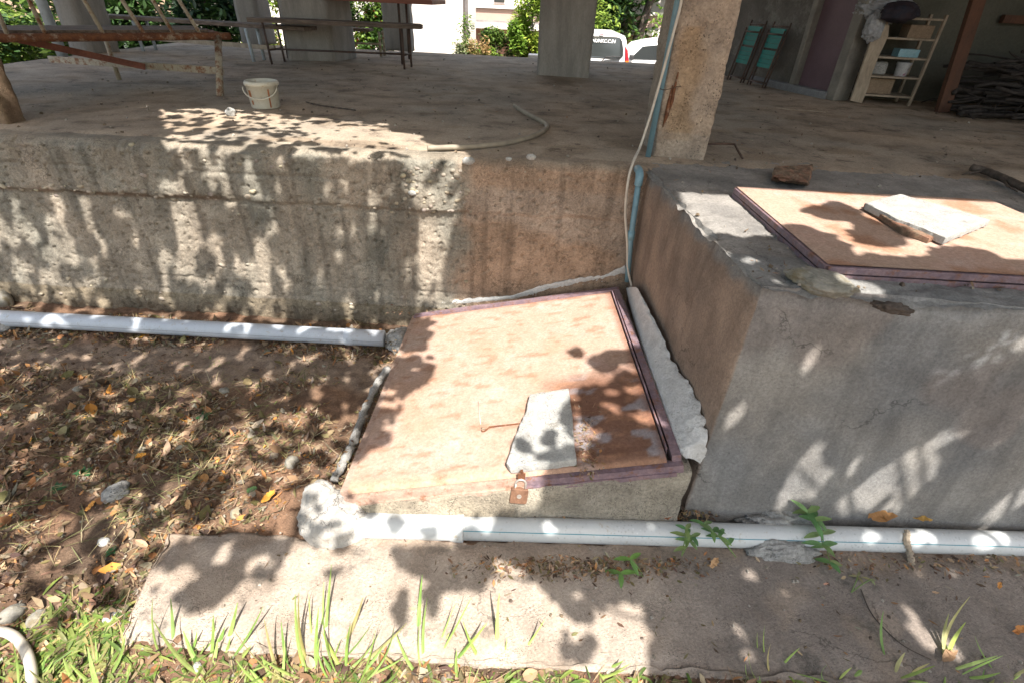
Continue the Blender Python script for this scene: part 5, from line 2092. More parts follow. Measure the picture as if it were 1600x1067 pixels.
# ------------------------------------------------------------------ car, nose to the left
cy = 14.2
cz = -0.6
cx0 = at(985, cy)
car = thing('car', 'silver white car partly hidden by the near pillar', 'car', (cx0 + 1.0, cy + 0.8, cz))
zw = pyy(1005, 98, cy).z
zr = pyy(1020, 62, cy + 0.9).z
print('CAR', zw, zr)
side = [(-1.15, cz + 0.25), (-1.2, cz + 0.55), (-1.05, zw - 0.12), (-0.55, zw - 0.03), (0.0, zw + 0.05), (0.30, zw + 0.33), (0.62, zr - 0.03), (1.0, zr + 0.03), (1.7, zr + 0.04), (2.3, zr - 0.03), (2.75, zw + 0.12), (2.85, zw - 0.1), (2.85, cz + 0.3)]
kk = MB()
front_ = [Vector((cx0 + x, cy, z)) for x, z in side]
kk.prism(front_, (0, -1, 0), 1.6)
kk.build('body', M_carw, car, fix=True, bevel=0.05)
gl = [(0.10, zw + 0.06), (0.36, zw + 0.33), (0.66, zr - 0.07), (1.05, zr - 0.03), (1.05, zw + 0.07)]
kk = MB()
kk.prism([Vector((cx0 + x, cy - 0.012, z)) for x, z in gl], (0, -1, 0), 0.02)
kk.build('front_window', M_carglass, car, fix=True)
gl = [(1.12, zw + 0.07), (1.12, zr - 0.03), (1.7, zr - 0.02), (2.2, zr - 0.08), (2.4, zw + 0.12)]
kk = MB()
kk.prism([Vector((cx0 + x, cy - 0.012, z)) for x, z in gl], (0, -1, 0), 0.02)
kk.build('rear_side_window', M_carglass, car, fix=True)
kk = MB()
kk.box((cx0 + 0.12, cy - 0.09, zw + 0.10), (0.10, 0.16, 0.10))
kk.build('mirror', M_black, car, bevel=0.02)
for x_ in (-0.45, 2.1):
    kk = MB()
    kk.lathe((cx0 + x_, cy + 0.08, cz + 0.31), [(0.001, 0.09), (0.17, 0.1), (0.29, 0.1), (0.31, 0.08), (0.31, -0.08), (0.29, -0.1)], 26, axis=Euler((RAD(90), 0, 0)).to_matrix())
    kk.build('wheel', M_tyre, car)

# ------------------------------------------------------------------ litter, dry grass
R9 = random.Random(99)
pal_l = [(0.28, 0.175, 0.10), (0.21, 0.125, 0.08), (0.34, 0.23, 0.14), (0.13, 0.08, 0.055), (0.10, 0.065, 0.05), (0.27, 0.20, 0.13), (0.42, 0.30, 0.19), (0.38, 0.19, 0.08), (0.20, 0.17, 0.09), (0.33, 0.29, 0.22), (0.16, 0.14, 0.06)]


def inpath(x, y):
    """roughly on the concrete path"""
    yl = lerp(pfl.y, pfr.y, (x - pfl.x) / (pfr.x - pfl.x))
    yh = lerp(pbl.y, pbr.y, (x - pbl.x) / (pbr.x - pbl.x))
    return x > lerp(pfl.x, pbl.x, min(1, max(0, (y - pfl.y) / (pbl.y - pfl.y)))) and yl < y < yh


mb = MB()
cnt = 0
while cnt < 27000:
    x, y = R9.uniform(-3.9, 0.0), R9.uniform(0.45, 2.95)
    if cnt > 24500:
        x, y = R9.uniform(-1.0, 2.6), R9.uniform(0.60, 0.92)
    if inpath(x, y):
        continue
    if x > -0.74 and y > 1.15 and y < 3.1:
        continue
    if abs(y - 2.45) < 0.14 and R9.random() < 0.85:
        continue
    cn = nz((x, y, 0), 2.5)
    if R9.random() > 0.6 + 1.2 * cn:
        continue
    z = soil_z(x, y) + R9.uniform(0.001, 0.014)
    d = Vector((R9.uniform(-1, 1), R9.uniform(-1, 1), R9.uniform(-0.3, 0.35)))
    L_ = R9.choice((0.008, 0.010, 0.012, 0.014, 0.018, 0.024, 0.030, 0.042)) * R9.uniform(0.8, 1.3)
    colr = R9.choice(pal_l)
    if R9.random() < 0.018:
        colr = (0.62, 0.30, 0.07)
    leafpoly(mb, Vector((x, y, z)), d, Vector((0, 0, 1)) + rv(R9) * 0.7, L_, L_ * R9.choice((0.18, 0.3, 0.45, 0.7, 0.9)) * R9.uniform(0.8, 1.2), jc(colr, 0.35, R9), fold=R9.uniform(-0.6, 0.9), n=R9.choice((2, 2, 3, 4)), curl=R9.uniform(-.7, .9))
    if cnt % 3 == 0:
        x2_, y2_ = x + R9.uniform(-.03, .03), y + R9.uniform(-.03, .03)
        r_ = R9.choice((0.002, 0.003, 0.004, 0.006, 0.009))
        mb.box((x2_, y2_, soil_z(x2_, y2_) + r_ * 0.4), (r_ * 2, r_ * R9.uniform(1, 2.4), r_ * 1.3), (R9.uniform(-.6, .6), R9.uniform(-.6, .6), R9.uniform(0, 3)), taper=R9.uniform(0.4, 0.9), col=jc(R9.choice(((0.24, 0.17, 0.115), (0.15, 0.10, 0.07), (0.33, 0.27, 0.21), (0.20, 0.14, 0.1))), 0.3, R9))
    if cnt % 11 == 0:
        a_2 = R9.gauss(0.5, 0.9)
        leafpoly(mb, Vector((x, y, z + 0.006)), Vector((math.cos(a_2), math.sin(a_2), R9.uniform(-.1, .3))), Vector((0, 0, 1)), R9.uniform(0.03, 0.11), R9.uniform(0.0012, 0.003), jc(R9.choice(((0.42, 0.33, 0.2), (0.30, 0.22, 0.13), (0.5, 0.42, 0.28))), 0.25, R9), n=3, curl=R9.uniform(-.4, .3))
    cnt += 1
# rows of litter in the gap behind the pipe, along the path edge and the curb
for i in range(1900):
    k = R9.random()
    if k < 0.22:
        p = pz(R9.uniform(800, 1120), R9.triangular(792, 812, 804), 0.03)
        p.z = R9.uniform(0.0, 0.045)
    elif k < 0.60:
        p = pz(R9.triangular(690, 1150, 900), 868 + R9.triangular(0, 42, 6), -0.005)
        p.z = -0.012 + R9.uniform(0, 0.008)
    elif k < 0.72:
        p = pz(R9.uniform(1270, 1600), R9.triangular(860, 905, 870), -0.005)
        p.z = -0.012 + R9.uniform(0, 0.008)
    elif k < 0.84:
        t = R9.random()
        p = pz(lerp(640, 540, t) + R9.uniform(-28, 0), lerp(520, 770, t), 0.0)
        p.z = R9.uniform(-0.05, 0.03)
    elif k < 0.92:
        p = pz(R9.uniform(600, 780), R9.uniform(470, 492), 0.06)
    else:
        p = hz(R9.gauss(918, 12), R9.uniform(625, 745), 0.004)
    d = Vector((R9.uniform(-1, 1), R9.uniform(-1, 1), R9.uniform(-0.3, 0.35)))
    L_ = R9.uniform(0.008, 0.026)
    leafpoly(mb, p, d, Vector((0, 0, 1)) + rv(R9) * 0.7, L_, L_ * R9.uniform(0.3, 0.6), jc(R9.choice(pal_l), 0.35, R9), fold=R9.uniform(-0.3, 0.5), n=2)
props(mb.build('leaf_litter', M_litter), kind='stuff', label='brown fallen leaves and bits strewn over the soil')

mb = MB()
tufts = [(600 // 3, 590), (205, 590), (240, 640), (300, 610), (270, 700), (415, 640), (380, 590), (310, 740), (140, 720), (200, 800), (470, 590), (60, 620), (330, 690), (120, 660), (230, 830), (560, 500), (460, 700), (90, 780), (60, 860), (280, 760), (400, 690)]
for tx, ty_ in tufts:
    c = pz(tx, ty_, -0.07)
    for i in range(24):
        p = Vector((c.x + R9.gauss(0, 0.08), c.y + R9.gauss(0, 0.05), 0))
        p.z = soil_z(p.x, p.y) + R9.uniform(0.004, 0.02)
        a = R9.uniform(0, 6.28)
        L_ = R9.uniform(0.05, 0.17)
        colr = R9.choice([(0.42, 0.34, 0.18), (0.34, 0.28, 0.13), (0.26, 0.26, 0.11), (0.5, 0.42, 0.26), (0.2, 0.22, 0.09)])
        leafpoly(mb, p, Vector((math.cos(a), math.sin(a), R9.uniform(0.0, 0.35))), Vector((0, 0, 1)), L_, R9.uniform(0.0018, 0.0042), jc(colr, 0.25, R9), n=4, curl=R9.uniform(-0.35, -0.05))
props(mb.build('dry_grass', M_litter), kind='stuff', label='dry straw and withered grass lying on the soil')

# low green growth
mb = MB()
for i in range(5600):
    k = R9.random()
    if k < 0.62:
        x = R9.uniform(-1.75, 2.4)
        y = lerp(0.86, 0.86, 0) - R9.triangular(0.02, 0.42, 0.10) + 0.06 * nz((x, 0, 0), 2) + 0.02 * (x + 1)
        if nz((x, y, 0), 3.0) < -0.18 and x > -0.9:
            continue
    elif k < 0.8:
        x, y = R9.gauss(-1.45, 0.14), R9.gauss(0.86, 0.06)
    else:
        x, y = R9.uniform(-3.4, -1.0), R9.uniform(1.2, 2.9)
        if nz((x, y, 3), 3.5) < 0.25:
            continue
    if inpath(x, y):
        continue
    z = soil_z(x, y)
    a = R9.uniform(0, 6.28)
    L_ = R9.uniform(0.012, 0.045) * (R9.uniform(0.8, 2.0) if y < 1 else 0.8)
    colr = R9.choice([(0.20, 0.28, 0.06), (0.28, 0.34, 0.10), (0.13, 0.21, 0.05), (0.36, 0.36, 0.14)])
    leafpoly(mb, Vector((x, y, z + 0.004)), Vector((math.cos(a), math.sin(a), R9.uniform(0.05, 0.7))), Vector((0, 0, 1)), L_, min(0.012, L_ * R9.uniform(0.08, 0.3)), jc(colr, 0.3, R9), n=3, curl=-0.4)
props(mb.build('grass', M_leaf), kind='stuff', label='low green grass and clover along the path edge')


def tuft(px, py_, n, Lr, wr_, pal, label, spread=0.03, lean=0.6, name='grass_tuft', z=-0.06, dirb=None, r=None):
    r = r or random.Random(int(px * 7 + py_))
    c = pz(px, py_, z)
    c.z = soil_z(c.x, c.y) if not inpath(c.x, c.y) else -0.02
    m = MB()
    for i in range(n):
        a = r.uniform(0, 6.28)
        o_ = Vector((math.cos(a) * spread * r.random(), math.sin(a) * spread * r.random(), -0.005))
        le = lean * r.uniform(0.3, 1.2)
        d = Vector((math.cos(a) * le, math.sin(a) * le * 0.8, 0.32))
        if dirb:
            d += Vector(dirb) * r.uniform(0.4, 1)
        L_ = r.uniform(*Lr)
        leafpoly(m, c + o_, d, Vector((math.cos(a + 1.57), math.sin(a + 1.57), 0.2)).cross(d), L_, r.uniform(*wr_), jc(r.choice(pal), 0.2, r), fold=0.3, n=8, curl=r.uniform(-1.15, -0.25) * (1 if r.random() < .88 else -0.3))
    o = m.build(name, M_leaf, loc=c)
    props(o, label, 'grass')
    return o


PG = [(0.30, 0.46, 0.12), (0.36, 0.52, 0.14), (0.42, 0.55, 0.17), (0.24, 0.38, 0.10)]
for (x, y, n, L_, lb) in ((500, 1062, 24, (0.12, 0.30), 'tall bright grass tuft before the path, tallest near the bottom centre-left'),
                          (545, 1070, 18, (0.12, 0.26), 'bright grass tuft just right of the tallest one'),
                          (455, 1085, 9, (0.09, 0.20), 'bright grass tuft just left of the tallest one'),
                          (280, 1030, 7, (0.07, 0.16), 'small grass tuft at the lower left corner of the path'),
                          (335, 1055, 16, (0.12, 0.26), 'arching grass tuft under the left end of the path'),
                          (665, 1065, 12, (0.10, 0.24), 'grass tuft right of the middle clump at the path edge'),
                          (790, 1055, 9, (0.08, 0.20), 'sparse grass tuft before the middle of the path'),
                          (745, 1080, 6, (0.07, 0.14), 'short grass tuft beside the sparse one at mid path'),
                          (30, 1085, 8, (0.10, 0.22), 'grass tuft over the cream hose in the corner'),
                          (150, 1080, 9, (0.06, 0.15), 'yellowish grass tuft between hose and path'),
                          (918, 1072, 7, (0.06, 0.14), 'grass tuft where path light turns to shade'),
                          (1215, 1075, 9, (0.08, 0.16), 'shaded grass tuft below the right half of the path'),
                          (1305, 1075, 6, (0.06, 0.12), 'low shaded grass tuft right of the shaded tuft'),
                          (1395, 1070, 7, (0.06, 0.14), 'low shaded grass tuft near the bottom right'),
                          (1480, 1062, 8, (0.08, 0.20), 'upright shaded grass tuft in the bottom right corner area'),
                          (1570, 1075, 8, (0.05, 0.13), 'grass tuft at the bottom right border')):
    tuft(x, y, int(n * 1.15) + 2, (L_[0] * 0.6, L_[1] * 1.0), (0.005, 0.015), PG + [(0.45, 0.42, 0.18), (0.34, 0.46, 0.12)], lb, lean=1.7, spread=0.08, dirb=(random.uniform(-0.4, 0.5), 0.45, 0) if x < 900 else None)

# dandelion-like small green plants in the litter
for (x, y, s, lb) in ((320, 652, 0.035, 'small dark green seedling in the upper middle of the litter'), (95, 770, 0.03, 'dark green seedling at the left in the litter'),
                      (180, 868, 0.022, 'little bright green clover left of the path'), (135, 745, 0.035, 'narrow leaved green weed in the left litter'), (545, 715, 0.02, 'tiny weed at the left foot of the low hatch')):
    c = pz(x, y, -0.07)
    c.z = soil_z(c.x, c.y)
    m = MB()
    for i in range(8):
        a = i * 0.8 + R9.random()
        leafpoly(m, c + Vector((0, 0, 0.01)), Vector((math.cos(a), math.sin(a), 0.45)), Vector((0, 0, 1)), s * R9.uniform(0.8, 1.4), s * 0.6, jc((0.06, 0.17, 0.06), 0.25, R9), n=4, curl=-0.3)
    props(m.build('weed', M_leaf, loc=c), lb, 'weed')

# broad single leaves lying about
for (x, y, s, colr, lb, ang) in ((398, 776, 0.050, (0.14, 0.24, 0.09), 'whole green fallen leaf near the white cement lump', 0.3),
                                 (424, 786, 0.065, (0.62, 0.30, 0.05), 'curled orange fallen leaf right of the green one', 0.9),
                                 (228, 725, 0.055, (0.70, 0.33, 0.06), 'bright orange fallen leaf in the middle of the litter', 0.2),
                                 (148, 800, 0.045, (0.62, 0.30, 0.08), 'orange fallen leaf left of the grey cement chunk', 1.3),
                                 (300, 800, 0.045, (0.55, 0.34, 0.16), 'tan fallen leaf above the path corner', 2.0),
                                 (1375, 810, 0.10, (0.42, 0.22, 0.09), 'long curled brown leaf behind the front pipe at right', 0.0),
                                 (1590, 985, 0.05, (0.55, 0.24, 0.08), 'orange brown leaf on the path at the right border', 0.4),
                                 (1437, 812, 0.07, (0.66, 0.40, 0.12), 'crisp yellow brown leaf lying across the front pipe', -0.6),
                                 (1560, 915, 0.03, (0.60, 0.28, 0.08), 'small orange leaf on the path under the pipe at right', 0.9),
                                 (1290, 912, 0.018, (0.62, 0.34, 0.24), 'tiny pinkish leaf on the shaded path', 0.2),
                                 (1045, 808, 0.04, (0.36, 0.14, 0.07), 'rusty red dead leaf in the gap before the curb', 0.5),
                                 (1480, 1025, 0.06, (0.35, 0.22, 0.13), 'curled brown leaf in shade on the lower right path edge', 0.5),
                                 (1115, 880, 0.05, (0.55, 0.34, 0.18), 'pale crumpled leaf under the front pipe', 0.8)):
    onp = y > 790 and x > 700
    c = pz(x, y, 0.0 if onp else -0.06)
    if y < 830 and x > 700:
        c = pz(x, y, 0.05)
    elif onp:
        c = pz(x, y, -0.01)
    else:
        c.z = soil_z(c.x, c.y) + 0.02
    m = MB()
    leafpoly(m, c - Vector((math.cos(ang), math.sin(ang), 0)) * s / 2, Vector((math.cos(ang), math.sin(ang), 0.1)), Vector((0, -0.25, 1)), s, s * 0.5, colr, fold=0.5, n=8, curl=0.25)
    for k_ in range(0, len(m.v)):
        q_ = m.v[k_]
        m.v[k_] = q_ + Vector((R9.uniform(-1, 1), R9.uniform(-1, 1), R9.uniform(0, 1.4))) * s * 0.07
    props(m.build('fallen_leaf', M_litter, loc=c), lb, 'leaf')


def weed(px, py_, z, stems, label, pal=((0.14, 0.29, 0.11), (0.19, 0.35, 0.13), (0.25, 0.36, 0.14)), ll=0.045):
    c = pz(px, py_, z)
    t = thing('weed', label, 'weed', c)
    m, s_ = MB(), MB()
    for (qx, qy, qz, nl) in stems:
        e = pz(qx, qy, qz)
        mid = c.lerp(e, 0.5) + Vector((0, 0, 0.012))
        pts = spline([c, mid, e], 5)
        s_.tube(pts, 0.0022, 5)
        for k in range(nl):
            q = pts[-1 - (k // 3) * 3] if (k // 3) * 3 < len(pts) - 1 else pts[0]
            a = k * 2.2 + R9.random()
            leafpoly(m, q, Vector((math.cos(a), math.sin(a) * 0.8, R9.uniform(-0.1, 0.45))), Vector((0, 0, 1)), ll * R9.uniform(0.8, 1.4), ll * 0.42, jc(R9.choice(pal), 0.2, R9), n=5, curl=-0.3)
    s_.build('stem', M_leaf_stem, t)
    m.build('leaves', M_leaf, t)


M_leaf_stem = mat('green_stem', (0.16, 0.22, 0.08), (0.12, 0.18, 0.06), 20, bump=0, speck=0.1)
weed(1065, 868, -0.01, [(1082, 838, 0.06, 8), (1072, 826, 0.09, 5)], 'green weed with pointed leaves left of the tank corner in front of the pipe')
weed(1150, 870, -0.01, [(1112, 828, 0.07, 7), (1100, 818, 0.09, 5)], 'leafy weed across the pipe just left of the dark cement lump')
weed(1272, 800, 0.0, [(1270, 812, 0.10, 7), (1262, 800, 0.12, 6), (1285, 850, 0.07, 5), (1297, 878, 0.02, 5)], 'big drooping weed over the pipe right of the cement lump', ll=0.06)
weed(1005, 900, -0.02, [(985, 873, 0.02, 3), (970, 895, 0.0, 3)], 'broad leaved light green weed in the litter below the front pipe', pal=((0.18, 0.34, 0.10), (0.22, 0.40, 0.10)), ll=0.05)
weed(1330, 925, -0.02, [(1340, 900, 0.0, 4), (1360, 905, 0.0, 3)], 'withered olive weed on the path under the drooping weed', pal=((0.25, 0.27, 0.12), (0.3, 0.3, 0.15)), ll=0.025)
vn = [pz(x, y, -0.012) for x, y in ((1345, 920), (1360, 955), (1385, 985), (1415, 1010), (1455, 1030))]
b = MB()
b.tube(spline(vn), 0.0022, 5)
props(b.build('vine_stem', M_bark, loc=vn[2]), 'thin dark trailing stem across the right part of the path', 'stem')
dr_ = [pz(1418, 830, 0.052), pz(1417, 845, 0.045), pz(1421, 862, 0.0), pz(1424, 880, -0.01)]
b = MB()
b.tube(spline(dr_), [0.012 * (1 + 0.5 * nz((i, 0, 0), 0.7)) for i in range(25)], 7, jit=0.3)
props(b.build('dried_plant', M_woodl, loc=dr_[0]), 'dried brown plant rag hanging over the front pipe at right', 'dead plant')
dbm = MB()
for i in range(260):
    p = hz(R9.gauss(916, 11), R9.triangular(628, 752, 690), 0.003 + R9.uniform(0, 0.018))
    leafpoly(dbm, p, rv(R9), rv(R9), R9.uniform(0.012, 0.04), 0.0022, jc(R9.choice([(0.30, 0.17, 0.10), (0.22, 0.13, 0.08), (0.38, 0.27, 0.17)]), 0.3, R9), n=3, curl=0.4)
props(dbm.build('debris_clump', M_litter), kind='stuff', label='clump of dry twigs and dead moss beside the slab piece on the low lid')
dm_ = MB()
for i in range(1260):
    if i < 900:
        x, y = R9.uniform(-4.5, 4.6), 3.2 + 5.5 * R9.random() ** 1.5
        if x > 0.7 and R9.random() < .3:
            y = R9.uniform(1.7, 3.3)
        z = FZ + 0.006
    elif i < 1000:
        x, y, z = R9.uniform(0.8, 2.3), R9.uniform(1.62, 2.0), FZ + 0.006
    else:
        x, y = R9.uniform(-1.1, 2.5), R9.uniform(0.9, 1.32)
        z = -0.016
        if not inpath(x, y):
            continue
    r_ = R9.choice((0.003, 0.004, 0.006, 0.009)) * (1 if i < 1000 else 0.7)
    g = R9.uniform(0.5, 1.0)
    cc_ = R9.choice(((0.30, 0.26, 0.21), (0.13, 0.10, 0.08), (0.42, 0.38, 0.33), (0.2, 0.15, 0.1)))
    if R9.random() < 0.65:
        dm_.box((x, y, z), (r_ * 2, r_ * R9.uniform(1, 2), r_ * 1.2), (R9.uniform(-.4, .4), R9.uniform(-.4, .4), R9.uniform(0, 3)), taper=0.6, col=cc_)
    else:
        leafpoly(dm_, Vector((x, y, z)), Vector((R9.uniform(-1, 1), R9.uniform(-1, 1), 0.1)), Vector((0, 0, 1)) + rv(R9) * 0.4, R9.uniform(0.012, 0.035), R9.uniform(0.003, 0.012), jc(R9.choice(pal_l), 0.3, R9), n=2, curl=0.2)
props(dm_.build('floor_debris', M_litter), kind='stuff', label='crumbs, chips and bits of dry leaf on the concrete surfaces')
#CANOPY
# ------------------------------------------------------------------ overhead trees: leaves placed so that their shade falls where the photo has it
bpy.context.view_layer.update()
DG = bpy.context.evaluated_depsgraph_get()


def pol(*a):
    return [(a[i], a[i + 1]) for i in range(0, len(a), 2)]


def ell(cx_, cy_, rx, ry, rot=0):
    c, s = math.cos(RAD(rot)), math.sin(RAD(rot))
    return [(cx_ + rx * math.cos(t) * c - ry * math.sin(t) * s, cy_ + rx * math.cos(t) * s + ry * math.sin(t) * c) for t in [k * 0.628 for k in range(10)]]


REG = [
    # wall and soil on the left
    (0.67, pol(-200, 150, 720, 150, 745, 250, 690, 470, 640, 520, 560, 740, 470, 760, 280, 830, 120, 1010, -200, 960)),
    (0.97, pol(-200, 150, 250, 170, 250, 215, 180, 290, -200, 300)),
    (0.52, pol(250, 170, 420, 172, 640, 205, 640, 240, 430, 240, 260, 220)),
    (0.12, pol(470, 190, 640, 205, 720, 235, 745, 250, 640, 240, 500, 240)),
    (0.62, pol(260, 218, 640, 238, 640, 300, 260, 290)),
    (0.40, pol(640, 240, 745, 250, 735, 320, 640, 320)),
    (0.82, pol(420, 300, 660, 320, 640, 490, 420, 490)),
    (0.12, pol(655, 320, 735, 330, 715, 470, 650, 470)),
    (0.50, pol(-50, 330, 60, 300, 160, 440, 120, 490, -50, 480)),
    (0.88, pol(160, 300, 260, 300, 260, 490, 170, 490)),
    (0.0, pol(272, 290, 300, 300, 312, 360, 296, 440, 272, 440, 280, 380, 268, 330)),
    (0.0, pol(395, 372, 418, 372, 424, 440, 426, 500, 400, 500, 394, 440)),
    (0.72, pol(-50, 488, 620, 520, 620, 545, -50, 515)),
    (0.76, pol(-50, 520, 600, 548, 560, 640, 380, 640, 200, 560, -50, 560)),
    (0.50, pol(380, 640, 560, 640, 540, 730, 470, 760, 330, 800, 330, 700)),
    (0.74, pol(-200, 560, 260, 620, 240, 760, 120, 800, -200, 860)),
    (0.50, pol(-200, 860, 120, 800, 300, 790, 250, 830, 170, 1000, 90, 960, -200, 960)),
    (0.25, pol(-200, 940, 100, 930, 190, 960, 190, 1000, 100, 1100, -200, 1100)),
    # path left patch
    (0.72, pol(285, 830, 450, 826, 462, 862, 440, 885, 425, 905, 385, 905, 350, 930, 330, 968, 298, 968, 265, 935, 225, 930, 240, 880)),
    (0.45, pol(455, 760, 590, 770, 590, 860, 520, 868, 455, 850)),
    (0.35, pol(420, 905, 560, 870, 570, 930, 460, 945)),
    # left edge of the low hatch
    (0.75, pol(655, 488, 682, 494, 678, 520, 668, 540, 688, 565, 668, 600, 645, 612, 620, 655, 612, 690, 585, 700, 560, 700, 600, 600, 630, 520)),
    # right rear corner of hatch: nothing; front right cluster
    (0.97, pol(1050, 535, 1000, 540, 970, 550, 948, 546, 915, 566, 930, 580, 965, 580, 950, 600, 905, 604, 900, 618, 905, 650, 925, 665, 915, 720, 850, 740, 840, 760, 1075, 820, 1120, 760, 1110, 640, 1060, 560)),
    (0.97, ell(903, 550, 13, 10)),
    (0.0, ell(985, 575, 22, 9, 15)), (0.0, ell(958, 640, 24, 8, 30)), (0.0, ell(1015, 655, 28, 13, 30)), (0.0, ell(936, 678, 9, 9)), (0.0, ell(955, 613, 12, 6)), (0.0, ell(992, 608, 18, 8, 10)),
    (0.0, ell(858, 752, 16, 8)), (0.0, ell(1082, 700, 12, 9)),
    # pale slab piece
    (0.97, pol(872, 640, 892, 612, 898, 640, 897, 690, 880, 672)), (0.97, ell(816, 696, 17, 14)), (0.97, ell(858, 684, 16, 14, -40)), (0.97, pol(828, 712, 905, 690, 905, 725, 850, 722)),
    (0.97, pol(850, 735, 1075, 715, 1090, 815, 840, 812)),
    # pipe in front
    (0.98, pol(715, 800, 1700, 790, 1700, 880, 715, 862)),
    (0.97, ell(618, 820, 16, 17)), (0.97, ell(672, 832, 17, 14)),
    (0.0, ell(762, 820, 15, 13, -30)), (0.0, ell(858, 824, 12, 18, 20)), (0.0, ell(1014, 826, 10, 12)), (0.0, ell(1364, 836, 16, 16, 20)), (0.0, ell(1440, 842, 28, 18)), (0.0, ell(1544, 842, 32, 18)), (0.0, ell(1060, 846, 10, 8)),
    (0.0, ell(730, 816, 14, 10)),
    # path right
    (0.97, pol(600, 852, 720, 856, 1700, 870, 1700, 1200, 1010, 1200, 1015, 1060, 1000, 985, 975, 950, 925, 948, 935, 1000, 925, 1030, 895, 1045, 868, 1010, 888, 965, 862, 935, 850, 905, 815, 888, 775, 868, 768, 905, 750, 928, 725, 918, 705, 920, 690, 925, 672, 905, 650, 898, 625, 885, 610, 866)),
    (0.97, ell(625, 945, 16, 28, 8)), (0.97, ell(674, 940, 18, 26)), (0.97, ell(690, 905, 22, 14)),
    (0.0, ell(905, 928, 14, 11)), (0.0, ell(950, 955, 22, 12)), (0.0, ell(990, 945, 18, 11, 20)), (0.0, ell(903, 985, 14, 17)), (0.0, ell(685, 890, 8, 6)), (0.0, ell(722, 876, 8, 8)),
    (0.0, pol(984, 965, 1010, 965, 1016, 1000, 1008, 1045, 930, 1045, 928, 1022, 965, 1008, 980, 992)),
    (0.0, ell(1175, 905, 13, 16, -30)), (0.0, ell(1236, 928, 14, 9)), (0.0, ell(1153, 983, 15, 14)), (0.0, ell(1166, 1026, 14, 13)), (0.0, ell(1333, 972, 13, 9)),
    (0.0, pol(1408, 938, 1430, 945, 1440, 982, 1478, 990, 1502, 1020, 1512, 1048, 1488, 1048, 1450, 1016, 1415, 975)),
    (0.0, ell(1495, 895, 16, 10)), (0.0, ell(1430, 898, 14, 9)), (0.0, ell(1570, 900, 14, 14)), (0.0, ell(1560, 950, 22, 12, 20)), (0.0, ell(1070, 895, 10, 7)), (0.0, ell(1585, 1040, 14, 12)),
    (0.0, ell(1235, 1060, 14, 8)), (0.0, ell(1330, 1062, 10, 7)),
    # tank front
    (0.99, pol(1190, 440, 1700, 480, 1700, 812, 1100, 812, 1068, 800, 1120, 640)),
    (0.0, pol(1287, 524, 1294, 532, 1270, 572, 1244, 600, 1232, 596, 1258, 555)),
    (0.0, pol(1160, 620, 1172, 632, 1140, 675, 1122, 690, 1128, 665)),
    (0.0, pol(1283, 680, 1294, 690, 1282, 735, 1248, 792, 1206, 798, 1225, 752)),
    (0.0, pol(1302, 722, 1300, 745, 1268, 782, 1256, 778, 1280, 740)),
    (0.0, pol(1484, 664, 1489, 676, 1455, 745, 1404, 802, 1372, 804, 1420, 745, 1410, 738, 1370, 790, 1345, 804, 1288, 800, 1345, 755, 1400, 712, 1450, 690)),
    (0.0, pol(1588, 668, 1555, 695, 1526, 716, 1536, 698)), (0.0, pol(1620, 505, 1620, 545, 1578, 552, 1570, 545)), (0.0, pol(1620, 742, 1620, 775, 1562, 812, 1532, 816, 1560, 782)),
    (0.0, pol(1182, 722, 1168, 750, 1148, 768, 1163, 737)), (0.0, pol(1345, 700, 1352, 708, 1330, 745, 1312, 765, 1306, 758)), (0.0, pol(1530, 640, 1540, 648, 1505, 690, 1495, 684)),
    (0.0, pol(1110, 745, 1100, 775, 1088, 790, 1092, 765)),
    # tank top and upper lid
    (0.97, pol(1095, 366, 1130, 364, 1160, 374, 1185, 368, 1222, 374, 1228, 350, 1262, 352, 1292, 368, 1325, 384, 1372, 398, 1440, 404, 1468, 390, 1510, 386, 1548, 392, 1562, 404, 1700, 412, 1700, 500, 1190, 455)),
    (0.97, pol(1256, 324, 1272, 326, 1300, 314, 1328, 320, 1350, 340, 1385, 352, 1420, 362, 1470, 374, 1465, 380, 1420, 374, 1400, 388, 1350, 384, 1328, 368, 1340, 356, 1320, 345, 1285, 342, 1262, 334)),
    (0.0, pol(1286, 352, 1322, 366, 1350, 386, 1384, 392, 1352, 396, 1310, 380)),
    (0.0, pol(1300, 424, 1320, 424, 1336, 440, 1352, 436, 1376, 446, 1380, 462, 1356, 466, 1332, 458, 1312, 444)),
    (0.0, ell(1172, 408, 13, 7)), (0.0, ell(1404, 430, 9, 8)), (0.0, ell(1218, 440, 14, 8, 20)), (0.0, ell(1540, 452, 20, 5)), (0.0, ell(1205, 388, 14, 4)), (0.0, ell(1340, 400, 8, 10)),
]


def inpoly(x, y, p):
    c = False
    j = len(p) - 1
    for i in range(len(p)):
        xi, yi = p[i]
        xj, yj = p[j]
        if (yi > y) != (yj > y) and x < (xj - xi) * (y - yi) / (yj - yi) + xi:
            c = not c
        j = i
    return c


